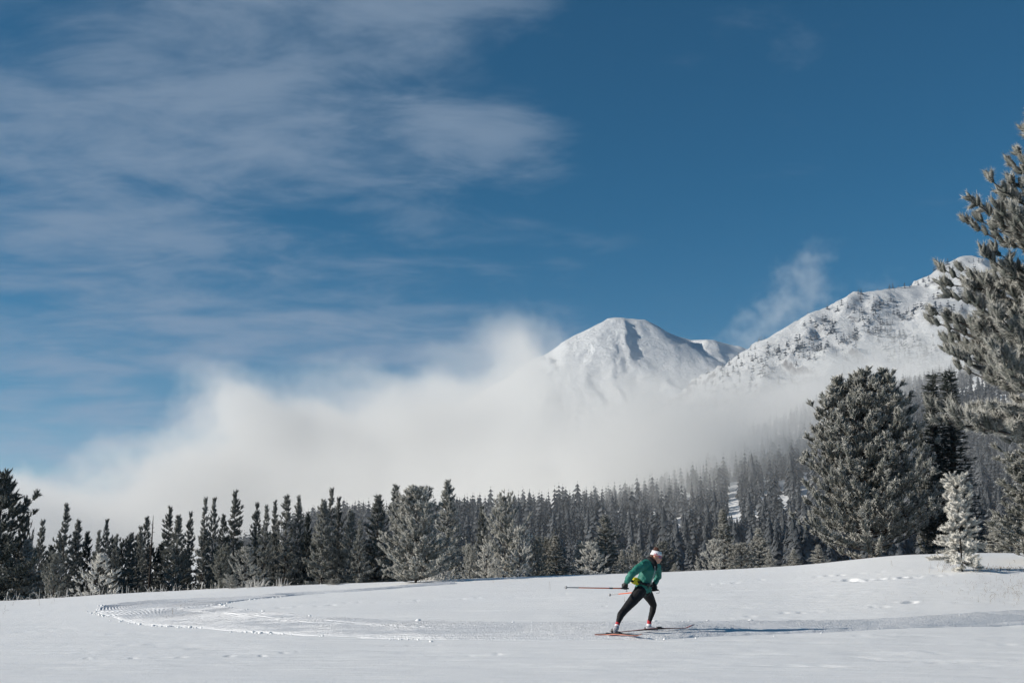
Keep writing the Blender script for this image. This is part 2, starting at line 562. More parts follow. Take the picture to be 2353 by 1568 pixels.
# ------------------------------------------------------------------ mountains: ridges joined by slopes
def ridge_terrain(name, ridges, xr, yr, cell, slope, seed, rough, mat, floor=-30.0):
    xs = np.arange(xr[0], xr[1], cell)
    ys = np.arange(yr[0], yr[1], cell)
    X, Y = np.meshgrid(xs, ys)
    wx = X + (fbm(X / (cell * 28), Y / (cell * 28), 4, seed) - 0.5) * cell * 16
    wy = Y + (fbm(X / (cell * 28), Y / (cell * 28), 4, seed + 50) - 0.5) * cell * 16
    H = np.full(X.shape, -1e9)
    D0 = np.full(X.shape, 1e9)
    for ri, ridge in enumerate(ridges):
        P = []
        for (px, py, yd) in ridge:
            ux, _, uz = pixdir(px, py)
            P.append((ux * yd, yd, CAMZ + uz * yd))
        for (a, b) in zip(P[:-1], P[1:]):
            a, b = np.array(a), np.array(b)
            ab = b[:2] - a[:2]
            near_r = 0.25 if ri == 0 else 1.0      # the sky line itself stays where it is
            qx, qy = X + (wx - X) * near_r, Y + (wy - Y) * near_r
            t = np.clip(((qx - a[0]) * ab[0] + (qy - a[1]) * ab[1]) / (ab @ ab), 0, 1)
            d = np.hypot(qx - a[0] - t * ab[0], qy - a[1] - t * ab[1])
            h = a[2] + t * (b[2] - a[2]) - slope * (d ** 1.08) / (1 + 0.0002 * d) * 0.72
            H = np.maximum(H, h)
            D0 = np.minimum(D0, d)
    away = sstep(D0, cell * 0.5, cell * 9)
    gul = fbm(wx / (cell * 8), Y / (cell * 26), 5, seed + 9, 0.55, True)
    crag = sstep(fbm(X / (cell * 22), Y / (cell * 22), 3, seed + 33), 0.42, 0.62)
    H = H + (gul - 0.55) * rough * (0.10 + 0.8 * away) + (fbm(X / (cell * 3.2), Y / (cell * 3.2), 3, seed + 20, 0.65, True) - 0.6) * rough * (0.08 + 0.28 * crag) * (0.3 + away)
    H = np.maximum(H, floor)
    ny, nx = X.shape
    v = np.arange(ny * nx).reshape(ny, nx)
    q = np.stack([v[:-1, :-1], v[:-1, 1:], v[1:, 1:], v[1:, :-1]], -1).reshape(-1, 4)
    me_ = mesh_arrays(name, np.stack([X, Y, H], -1).reshape(-1, 3), q, mat=mat, smooth=True)
    o = obj(name, me_, kind='structure')
    return o, X, Y, H


def mountain_mat(name, rock_lo, rock_hi, scale, snow=0.64):
    m, nt, out = new_mat(name)
    g = nt.n('ShaderNodeNewGeometry')
    pos = g.outputs['Position']
    n1 = nt.noise(pos, 0.02 * scale, 6, 0.65)
    n2 = nt.noise(pos, 0.006 * scale, 4, 0.6)
    nz = nt.sep(g.outputs['Normal'])[2]
    s = nt.math('ADD', nz, nt.math('MULTIPLY', nt.math('SUBTRACT', n1, 0.5), 0.5))
    s = nt.math('ADD', s, nt.math('MULTIPLY', nt.math('SUBTRACT', n2, 0.5), 0.35))
    rock = nt.smooth(s, rock_lo, rock_hi, 1.0, 0.0)
    col = nt.mix(rock, (snow, snow + 0.01, snow + 0.02, 1), (0.17, 0.16, 0.16, 1))
    b1 = bump(nt, nt.noise(pos, 0.03 * min(scale, 1.6), 9, 0.74), 1.0, 16.0 / min(scale, 1.6))
    principled(nt, out, col, 0.75, 0.2, 0.0, b1)
    return m


M_PEAK = mountain_mat('peak_snow', 0.42, 0.60, 1.0)
M_RIDGE = mountain_mat('ridge_snow', 0.58, 0.74, 3.5, 0.56)
M_FAR = mountain_mat('far_snow', 0.45, 0.62, 0.6)

peak_ridges = [
    [(700, 1080, 4400), (900, 1000, 4300), (1100, 905, 4180), (1240, 829, 4070), (1283, 797, 4030), (1330, 766, 4000), (1370, 745, 3995), (1395, 732, 3990), (1412, 729, 3990), (1480, 735, 4010), (1497, 744, 4040),
     (1520, 757, 4090), (1555, 772, 4130), (1590, 780, 4150), (1640, 780, 4060), (1690, 796, 4150), (1740, 812, 4250), (1900, 860, 4500)],
    [(1372, 744, 3995), (1335, 800, 3850), (1285, 875, 3600), (1220, 975, 3250)],
    [(1497, 752, 4010), (1512, 786, 3920), (1535, 834, 3760), (1556, 890, 3520), (1580, 980, 3200)],
    [(1640, 780, 4060), (1612, 812, 3930), (1570, 850, 3780), (1532, 884, 3600), (1490, 990, 3250)],
    [(1690, 796, 4150), (1690, 850, 3950), (1670, 930, 3650)],
]
ridge_terrain('snow_peak', peak_ridges, (-900, 1500), (2500, 4700), 9.0, 0.62, 101, 36.0, M_PEAK)

slope_ridges = [
    [(1480, 1000, 2250), (1560, 935, 2300), (1612, 902, 2330), (1660, 867, 2360), (1690, 842, 2385), (1720, 815, 2410), (1760, 790, 2430), (1795, 760, 2450), (1830, 737, 2470), (1868, 717, 2490), (1900, 706, 2505), (1940, 686, 2520), (1985, 673, 2540),
     (2020, 668, 2555), (2080, 655, 2570), (2118, 651, 2580), (2150, 632, 2600), (2180, 606, 2625), (2205, 588, 2640), (2222, 586, 2650), (2240, 604, 2670), (2300, 640, 2720), (2400, 610, 2760), (2600, 540, 2850), (3000, 520, 3000)],
    [(2205, 588, 2640), (2188, 660, 2480), (2165, 745, 2300), (2130, 850, 2060), (2090, 960, 1800)],
    [(2118, 651, 2580), (2085, 715, 2440), (2050, 790, 2280), (1990, 880, 2060), (1930, 960, 1840)],
    [(1985, 673, 2540), (1950, 740, 2400), (1905, 815, 2240), (1850, 900, 2040), (1790, 975, 1860)],
    [(1830, 737, 2470), (1800, 810, 2330), (1745, 890, 2140), (1690, 960, 1960)],
    [(1720, 815, 2410), (1690, 870, 2300), (1640, 935, 2140)],
    [(2400, 610, 2760), (2370, 760, 2440), (2330, 900, 2100)],
]
_, RX, RY, RH = ridge_terrain('snowy_mountain_ridge', slope_ridges, (-100, 2300), (1250, 3150), 7.0, 0.60, 202, 46.0, M_RIDGE)

far_ridges = [
    [(-500, 1268, 6800), (-100, 1240, 6900), (100, 1214, 6950), (200, 1187, 7000), (300, 1143, 7000), (380, 1106, 7000), (412, 1090, 7000), (427, 1086, 7000), (445, 1097, 7030), (475, 1108, 7060), (520, 1130, 7100), (640, 1160, 7200)],
    [(427, 1086, 7000), (420, 1140, 6700), (400, 1200, 6300)],
    [(300, 1143, 7000), (330, 1190, 6650), (330, 1240, 6300)],
]
ridge_terrain('distant_peak', far_ridges, (-4200, -300), (6000, 7700), 22.0, 0.55, 303, 70.0, M_FAR)
far2 = [
    [(300, 1180, 8300), (430, 1118, 8300), (452, 1096, 8300), (470, 1082, 8300), (482, 1078, 8300), (500, 1082, 8320), (520, 1088, 8350), (560, 1102, 8400), (600, 1086, 8400), (650, 1074, 8400), (740, 1045, 8400), (900, 990, 8400), (1100, 950, 8500)],
    [(482, 1078, 8300), (500, 1130, 7900), (510, 1180, 7600)],
]
ridge_terrain('distant_back_peak', far2, (-4000, 300), (7600, 9200), 24.0, 0.55, 404, 70.0, M_FAR)


# ------------------------------------------------------------------ conifers
def frames(d, rs):
    """two unit vectors across each direction, turned at random"""
    ref = rs.normal(size=d.shape)
    u = np.cross(d, ref)
    u /= np.linalg.norm(u, axis=1, keepdims=True) + 1e-9
    return u, np.cross(d, u)


def shoots(orig, dirs, lens, rads, rs, n_needle=20, wid=0.15, core=0.20, lean=0.38):
    """bottle-brush shoots: a thin core with needles pointing forward. returns verts, faces, tip(0..1)"""
    K = len(orig)
    d = dirs / np.linalg.norm(dirs, axis=1, keepdims=True)
    U, V = frames(d, rs)
    lens = np.asarray(lens)[:, None, None]
    rads = np.asarray(rads)[:, None, None]
    # needles
    s = np.linspace(0.0, 1.0, n_needle) ** 0.9
    th = np.arange(n_needle) * 2.39996 + rs.uniform(0, 6.28)
    S = np.broadcast_to(s, (K, n_needle)) + rs.normal(0, 0.03, (K, n_needle))
    TH = th[None] + rs.normal(0, 0.25, (K, n_needle))
    R = rs.uniform(0.75, 1.15, (K, n_needle)) * (1 - 0.35 * s[None] ** 3)
    LEAN = lean + 0.9 * s[None] ** 4
    c, q = np.cos(TH), np.sin(TH)
    rad_dir = U[:, None] * c[..., None] + V[:, None] * q[..., None]
    tan_dir = -U[:, None] * q[..., None] + V[:, None] * c[..., None]
    base = orig[:, None] + d[:, None] * (S[..., None] * lens)
    tip = base + (rad_dir * R[..., None] + d[:, None] * (LEAN * R)[..., None]) * rads
    wv = tan_dir * wid * rads
    nv = np.stack([base - wv, base + wv, tip], 2).reshape(-1, 3)
    nf = np.arange(K * n_needle * 3).reshape(-1, 3)
    ntip = np.tile(np.array([0.15, 0.15, 1.0]), K * n_needle)
    # core
    rings = [(0.0, core * 0.9), (0.7, core)]
    m = 3
    a = np.arange(m) * 2 * math.pi / m
    cvs = []
    for (t, r) in rings:
        cvs.append(orig[:, None] + d[:, None] * (t * lens) + (U[:, None] * np.cos(a)[None, :, None] + V[:, None] * np.sin(a)[None, :, None]) * r * rads)
    end = orig[:, None] + d[:, None] * lens + d[:, None] * rads * 0.3
    cvv = np.concatenate(cvs + [end], 1)                   
    per = 2 * m + 1
    tf = []
    for r in range(1):
        for i in range(m):
            p, q2 = r * m + i, r * m + (i + 1) % m
            tf += [(p, q2, q2 + m), (p, q2 + m, p + m)]
    for i in range(m):
        tf.append((m + i, m + (i + 1) % m, 2 * m))
    cfv = (np.array(tf)[None] + np.arange(K)[:, None, None] * per).reshape(-1, 3) + len(nv)
    ctip = np.tile(np.concatenate([np.full(m, 0.05), np.full(m, 0.15), [0.4]]), K)
    return np.vstack([nv, cvv.reshape(-1, 3)]), np.vstack([nf, cfv]), np.concatenate([ntip, ctip])


def tubes(paths, radii, m=4):
    """paths: list of (n,3); radii: list of (n,)"""
    vs, fs, base = [], [], 0
    a = np.arange(m) * 2 * math.pi / m
    for P, R in zip(paths, radii):
        P = np.asarray(P, float)
        n = len(P)
        T = np.gradient(P, axis=0)
        T /= np.linalg.norm(T, axis=1, keepdims=True) + 1e-9
        ref = np.array([0.3, 0.9, 0.1]) if abs(T[0][2]) > 0.6 else np.array([0.0, 0.1, 1.0])
        U = np.cross(T, ref)
        U /= np.linalg.norm(U, axis=1, keepdims=True) + 1e-9
        V = np.cross(T, U)
        ring = P[:, None] + (U[:, None] * np.cos(a)[None, :, None] + V[:, None] * np.sin(a)[None, :, None]) * np.asarray(R)[:, None, None]
        vs.append(ring.reshape(-1, 3))
        g = np.arange(n * m).reshape(n, m) + base
        gn = np.roll(g, -1, 1)
        q = np.stack([g[:-1], gn[:-1], gn[1:], g[1:]], -1).reshape(-1, 4)
        fs.append(np.vstack([q[:, [0, 1, 2]], q[:, [0, 2, 3]]]))
        base += n * m
    return np.vstack(vs), np.vstack(fs)


def conifer(seed, H, R, prof, whorl_gap, per_whorl, e_top, e_bot, curl, sh_len, sh_rad, n_needle, bare=0.04, spacing=0.8, lateral=0.55,
            droop=0.0, jitter=0.2, trunk_r=None, leaders=((0, 0, 1.0),), up_tip=0.5, wid=0.17, side=None, core=0.36, clumpy=0.0, lat_n=2, end_n=1, top_fill=False):
    """returns (crown verts, faces, tip), (wood verts, faces)"""
    rs = np.random.default_rng(seed)
    O, D, L, RR = [], [], [], []
    paths, prad = [], []
    trunk_r = trunk_r or H * 0.013
    for li, (lx, ly, lh) in enumerate(leaders):
        hh = H * lh
        z0 = 0.0 if li == 0 else hh * 0.12
        zz = np.linspace(z0, hh, 9)
        f = (zz - z0) / (hh - z0)
        fb = sstep(f, 0.05, 0.75)
        bend = rs.normal(0, 0.006 * H, 2)
        tx = lx * fb + bend[0] * np.sin(f * 3)
        ty = ly * fb + bend[1] * np.sin(f * 3)
        paths.append(np.stack([tx, ty, zz], -1))
        prad.append(trunk_r * (1 - f * 0.93) * (1.0 if li == 0 else 0.7))
        O.append([tx[-1], ty[-1], hh - sh_len * 1.1]); D.append([0, 0, 1]); L.append(sh_len * 1.35); RR.append(sh_rad * 0.55)
        for q_ in (np.arange(hh * 0.88, hh - sh_len * 0.6, sh_len * 0.32) if top_fill else ()):
            for _ in range(2):
                a_ = rs.uniform(0, 6.28)
                O.append([float(np.interp(q_, zz, tx)), float(np.interp(q_, zz, ty)), q_]); D.append([math.cos(a_) * 0.55, math.sin(a_) * 0.55, 0.8]); L.append(sh_len * rs.uniform(0.6, 1.0)); RR.append(sh_rad * 0.9)
        z = hh * bare + z0
        gi = 0
        while z < hh * 0.99:
            t = z / hh
            g = whorl_gap * (0.5 + 0.65 * (1 - t))
            az0 = rs.uniform(0, 6.28)
            n = per_whorl if t < 0.9 else max(3, per_whorl - 2)
            for k in range(n):
                az_ = az0 + 2 * math.pi * k / n + rs.normal(0, 0.3)
                zb = z + rs.uniform(-0.5, 0.5) * g
                t = min(max(zb / hh, 0.0), 0.995)
                wlen = R * prof(t) * (1 + rs.normal(0, jitter)) * (0.8 if li else 1.0)
                if clumpy:
                    wlen *= 1 + clumpy * (2 * float(vnoise(np.array([math.cos(az_) * 1.3 + 5 + li * 7]), np.array([math.sin(az_) * 1.3 + t * 7]), seed)[0]) - 1)
                if side:
                    wlen *= side(az_, t)
                wlen = max(wlen, sh_len * (0.7 if t < 0.85 else 0.35))
                e0 = (e_bot + (e_top - e_bot) * t ** 1.2) + rs.normal(0, 0.10)
                npt = max(3, int(wlen / (sh_len * 0.5)) + 2)
                s = np.linspace(0, 1, npt)
                ee = e0 + curl * (1 - 0.75 * t ** 2) * s ** 1.5 - droop * s
                step = wlen / (npt - 1) / max(0.5, float(np.cos(ee).mean()))
                hx = np.concatenate([[0], np.cumsum(np.cos(ee[:-1]) * step)])
                hz = np.concatenate([[0], np.cumsum(np.sin(ee[:-1]) * step)])
                wob = np.cumsum(rs.normal(0, 0.08, npt)) * step
                ca, sa = math.cos(az_), math.sin(az_)
                bx = float(np.interp(zb, zz, tx))
                by = float(np.interp(zb, zz, ty))
                P = np.stack([bx + hx * ca - wob * sa, by + hx * sa + wob * ca, zb + hz], -1)
                paths.append(P if npt < 6 else P[[0, npt // 3, 2 * npt // 3, npt - 1]])
                prad.append(np.linspace(trunk_r * 0.32 * (1 - 0.7 * t), trunk_r * 0.06, len(paths[-1])))
                # end shoot
                dd_ = P[-1] - P[-2]
                dd_ /= np.linalg.norm(dd_)
                up = np.array([0, 0, 1.0])
                O.append(P[-1] - dd_ * sh_len * 0.5)
                D.append(dd_ + up * up_tip * rs.uniform(0.3, 1)); L.append(sh_len * rs.uniform(0.8, 1.2)); RR.append(sh_rad * (1 - 0.5 * t) * rs.uniform(0.85, 1.1))
                for _ in range(end_n):
                    O.append(P[-1] - dd_ * sh_len * rs.uniform(0.4, 1.1)); D.append(dd_ + up * up_tip * rs.uniform(0.0, 1.2) + rs.normal(0, 0.55, 3)); L.append(sh_len * rs.uniform(0.7, 1.05)); RR.append(sh_rad * rs.uniform(0.8, 1.05))
                # side shoots along the branch
                ns_ = max(1, int(wlen / (sh_len * spacing)))
                for j in range(ns_):
                    q = 0.22 + 0.75 * (j + rs.uniform(0, 1)) / ns_
                    i0 = min(int(q * (npt - 1)), npt - 2)
                    fr = q * (npt - 1) - i0
                    p = P[i0] * (1 - fr) + P[i0 + 1] * fr
                    ax = P[i0 + 1] - P[i0]
                    ax /= np.linalg.norm(ax)
                    lat = np.array([-sa, ca, 0])
                    for sgn in ((-1, 1) if lat_n >= 2 else (rs.choice([-1, 1]),)):
                        ll = wlen * (1 - q) * lateral * rs.uniform(0.5, 1.2)
                        dr = ax * 0.75 + lat * sgn * rs.uniform(0.45, 0.95) + up * rs.uniform(-0.05, 0.35 + up_tip * 0.4)
                        dr /= np.linalg.norm(dr)
                        m_ = max(1, int(round(ll / (sh_len * 0.85))))
                        for b in range(m_):
                            o = p + dr * sh_len * 0.8 * b
                            dv = dr + up * up_tip * 0.5 * (b + 1) / m_ + rs.normal(0, 0.18, 3)
                            O.append(o); D.append(dv); L.append(sh_len * rs.uniform(0.8, 1.15)); RR.append(sh_rad * rs.uniform(0.8, 1.1))
                            if m_ > 1 and b > 0:
                                sd = dr * 0.6 + np.cross(dr, up) * rs.choice([-1, 1]) * 0.7 + up * rs.uniform(0, 0.5)
                                O.append(o); D.append(sd); L.append(sh_len * 0.85); RR.append(sh_rad * 0.9)
                    if rs.random() < 0.6:
                        O.append(p); D.append(ax * 0.5 + up * 0.8 + rs.normal(0, 0.2, 3)); L.append(sh_len * 0.9); RR.append(sh_rad * 0.9)
            z += g
            gi += 1
    crown = shoots(np.array(O), np.array(D), np.array(L), np.array(RR), rs, n_needle, wid, core)
    wood = tubes(paths, prad, 4)
    return crown, wood


def foliage_mat():
    m, nt, out = new_mat('frosted_needles')
    tip = nt.n('ShaderNodeAttribute', attribute_name='tip').outputs['Fac']
    info = nt.n('ShaderNodeObjectInfo')
    fr, hue, val = nt.n('ShaderNodeSeparateColor').inputs[0], None, None
    sepc = fr.node
    nt.link(info.outputs['Color'], fr)
    frost, hue = sepc.outputs[0], sepc.outputs[1]
    co = nt.n('ShaderNodeTexCoord').outputs['Object']
    patch = nt.noise(co, 1.6, 3, 0.6)
    fine_ = nt.noise(co, 14.0, 2, 0.6)
    amt = nt.math('MULTIPLY', nt.math('POWER', tip, 0.9), nt.math('MULTIPLY', frost, 1.3))
    amt = nt.math('MULTIPLY', amt, nt.math('ADD', 0.45, nt.math('MULTIPLY', patch, 0.9)))
    amt = nt.math('ADD', amt, nt.math('MULTIPLY', nt.math('SUBTRACT', fine_, 0.5), 0.25), clamp=True)
    amt = nt.math('ADD', amt, nt.math('MULTIPLY', nt.math('MAXIMUM', nt.math('SUBTRACT', frost, 0.8), 0.0), 1.1), clamp=True)
    green = nt.mix(hue, (0.016, 0.026, 0.023, 1), (0.050, 0.055, 0.028, 1))
    col = nt.mix(amt, green, (0.70, 0.68, 0.635, 1))
    principled(nt, out, col, 0.75, 0.15)
    return m


NEEDLES = foliage_mat()
BARK = simple_mat('bark', (0.055, 0.047, 0.042), 0.9, 0.1, 0, 0.3, 18.0, 0.01)


def proto(name, **kw):
    (v, f, t), (wv, wf) = conifer(**kw)
    cm = mesh_arrays(name + '_crown', v, f, {'tip': t}, NEEDLES)
    wm = mesh_arrays(name + '_trunk', wv, wf, None, BARK, True)
    return dict(crown=cm, trunk=wm, H=float(v[:, 2].max()), R=float(np.percentile(np.abs(v[:, 0]), 98.5)), n=len(f))


def p_slender(t):
    return (1 - t) ** 1.0 * (0.75 + 0.25 * min(1.0, (t + 0.05) / 0.3)) + 0.02


def p_cone(t):
    return (1 - t) ** 0.9 + 0.03


def p_bushy(t):
    return (1 - t ** 1.7) ** 0.9 * (0.75 + 0.25 * min(1.0, t / 0.2)) + 0.05


def p_round(t):
    return float(np.interp(t, (0.0, 0.1, 0.3, 0.5, 0.7, 0.85, 0.95, 1.0), (0.86, 1.0, 0.96, 0.80, 0.56, 0.32, 0.16, 0.03)))


PROTOS = {}
for i in range(5):
    PROTOS['slender%d' % i] = proto('slender_pine', seed=11 + i, H=5.0, R=1.15, prof=p_slender, whorl_gap=0.29, per_whorl=5, e_top=0.42, e_bot=-0.22, curl=0.55,
                                    sh_len=0.21, sh_rad=0.10, n_needle=20, spacing=1.0, lateral=0.42, jitter=0.30, clumpy=0.4)
for i in range(3):
    PROTOS['cone%d' % i] = proto('conical_pine', seed=31 + i, H=5.0, R=1.2, prof=p_cone, whorl_gap=0.26, per_whorl=6, e_top=0.5, e_bot=-0.1, curl=0.55,
                                 sh_len=0.21, sh_rad=0.10, n_needle=20, spacing=1.0, lateral=0.40, jitter=0.2, clumpy=0.2)
for i in range(3):
    PROTOS['bushy%d' % i] = proto('bushy_pine', seed=51 + i, H=4.0, R=1.25, prof=p_bushy, whorl_gap=0.30, per_whorl=6, e_top=0.9, e_bot=0.1, curl=0.8,
                                  sh_len=0.22, sh_rad=0.105, n_needle=20, spacing=0.95, lateral=0.42, jitter=0.25, clumpy=0.4)
for i in range(3):
    PROTOS['open%d' % i] = proto('open_pine', seed=71 + i, H=2.2, R=0.8, prof=p_cone, whorl_gap=0.30, per_whorl=6, e_top=0.8, e_bot=0.15, curl=0.75,
                                 sh_len=0.22, sh_rad=0.065, n_needle=20, spacing=1.1, lateral=0.36, jitter=0.25, lat_n=2)
PROTOS['big_frost'] = proto('big_frosted_pine', seed=91, H=5.0, R=1.75, prof=lambda t: 1.0 * (1 - t) ** 0.62 * (1 - 0.35 * math.exp(-((t - 0.42) / 0.06) ** 2)) + 0.04, whorl_gap=0.25, per_whorl=8,
                            e_top=0.6, e_bot=0.1, curl=0.75, sh_len=0.22, sh_rad=0.11, n_needle=18, spacing=1.1, lateral=0.36, jitter=0.16, clumpy=0.28, end_n=2)
PROTOS['round'] = proto('broad_pine', seed=101, H=9.3, R=2.9, prof=p_round, whorl_gap=0.44, per_whorl=8, e_top=0.40, e_bot=0.10, curl=0.85, sh_len=0.29, sh_rad=0.15,
                        n_needle=18, spacing=1.45, lateral=0.26, jitter=0.12, clumpy=0.22, end_n=3, top_fill=True, leaders=((0.1, 0, 1.0), (-1.0, 0.2, 0.95), (1.0, -0.2, 0.985)), bare=0.03, up_tip=0.9)
PROTOS['fir'] = proto('spire_fir', seed=111, H=8.8, R=1.15, prof=lambda t: (1 - t) ** 1.45 + 0.015, whorl_gap=0.27, per_whorl=6, e_top=0.30, e_bot=-0.35, curl=0.2, sh_len=0.19, sh_rad=0.06,
                      n_needle=13, spacing=1.0, lateral=0.34, jitter=0.15, end_n=0, leaders=((0.30, 0, 1.0), (-0.14, 0.1, 1.0), (0.06, -0.2, 0.98), (-0.34, 0.1, 0.93)), up_tip=0.05, wid=0.16)
PROTOS['sapling'] = proto('frosted_sapling', seed=125, H=2.62, R=0.56, prof=lambda t: 0.55 + 0.45 * math.sin(min(1, t * 1.25 + 0.15) * math.pi) if t < 0.8 else 0.62 - 1.3 * (t - 0.8), whorl_gap=0.25, per_whorl=6, e_top=0.75, e_bot=-0.45, curl=0.35,
                          sh_len=0.20, sh_rad=0.085, n_needle=80, spacing=1.0, lateral=0.42, jitter=0.28, bare=0.02, trunk_r=0.035, up_tip=0.2, wid=0.10, core=0.34, lat_n=2)
NEAR_T = np.array([0.0, 0.14, 0.18, 0.23, 0.30, 0.42, 0.53, 0.61, 0.69, 0.77, 1.0])
NEAR_R = np.array([0.20, 0.36, 0.52, 0.78, 1.0, 0.92, 0.78, 0.58, 0.42, 0.24, 0.02])
PROTOS['near'] = proto('near_pine', seed=131, H=13.8, R=4.3, prof=lambda t: float(np.interp(t, NEAR_T, NEAR_R)), whorl_gap=0.60, per_whorl=12,
                       e_top=0.50, e_bot=-0.12, curl=0.55, sh_len=0.26, sh_rad=0.165, n_needle=36, spacing=1.5, lateral=0.46, jitter=0.07, bare=0.285, clumpy=0.14, wid=0.06, core=0.42, droop=0.0, up_tip=0.9, end_n=4,
                       side=lambda a, t: 1.0 if math.cos(a) < 0.1 else 0.35)
PROTOS['near']['R'] = 4.6
PROTOS['edge'] = proto('edge_pine', seed=143, H=4.9, R=1.25, prof=p_bushy, whorl_gap=0.30, per_whorl=7, e_top=0.7, e_bot=0.0, curl=0.6, sh_len=0.27, sh_rad=0.12, end_n=2,
                       n_needle=22, spacing=1.0, lateral=0.42, jitter=0.3, clumpy=0.4)
print('tree protos', {k: v['n'] for k, v in PROTOS.items()}, sum(v['n'] for v in PROTOS.values()))


def place_tree(name, kind, px, top, hw, depth, frost, hue, label, cat='pine tree', group=None, base=None, rot=None, absolute=False):
    P = PROTOS[kind]
    ux = pixdir(px, 1300)[0]
    yc = float(smooth_interp(np.array([ux]), CU, CYD)[0])
    y = depth if absolute else yc + depth
    if base is not None:
        g = ray_ground(px, base)
        ux, y = g[0] / g[1], g[1]
    x = ux * y
    gz = float(ground_height(np.array([x]), np.array([y]))[0])
    ztop = CAMZ + pixdir(px, top)[2] * y
    dist_f = y / (cp - (CY - 1250) / F * sp) * 1.0
    rx = hw / F * dist_f * (1.18 if kind.startswith(('slender', 'cone')) else 1.0)
    root = obj(name, None, label=label, cat=cat, group=group)
    root.location = (x, y, gz - 0.05)
    sz = (ztop - gz + 0.05) / P['H']
    sx = rx / P['R']
    root.scale = (sx, sx, sz)
    root.rotation_euler.z = rnd.uniform(0, 6.28) if rot is None else rot
    root.empty_display_size = 0.3
    obj('trunk', P['trunk'], root)
    c = obj('crown', P['crown'], root)
    c.color = (frost, hue, 0, 1)
    return root


G1 = 'dark pines in the row behind the snow field'
G2 = 'frosted young pines along the crest of the field'
T = place_tree
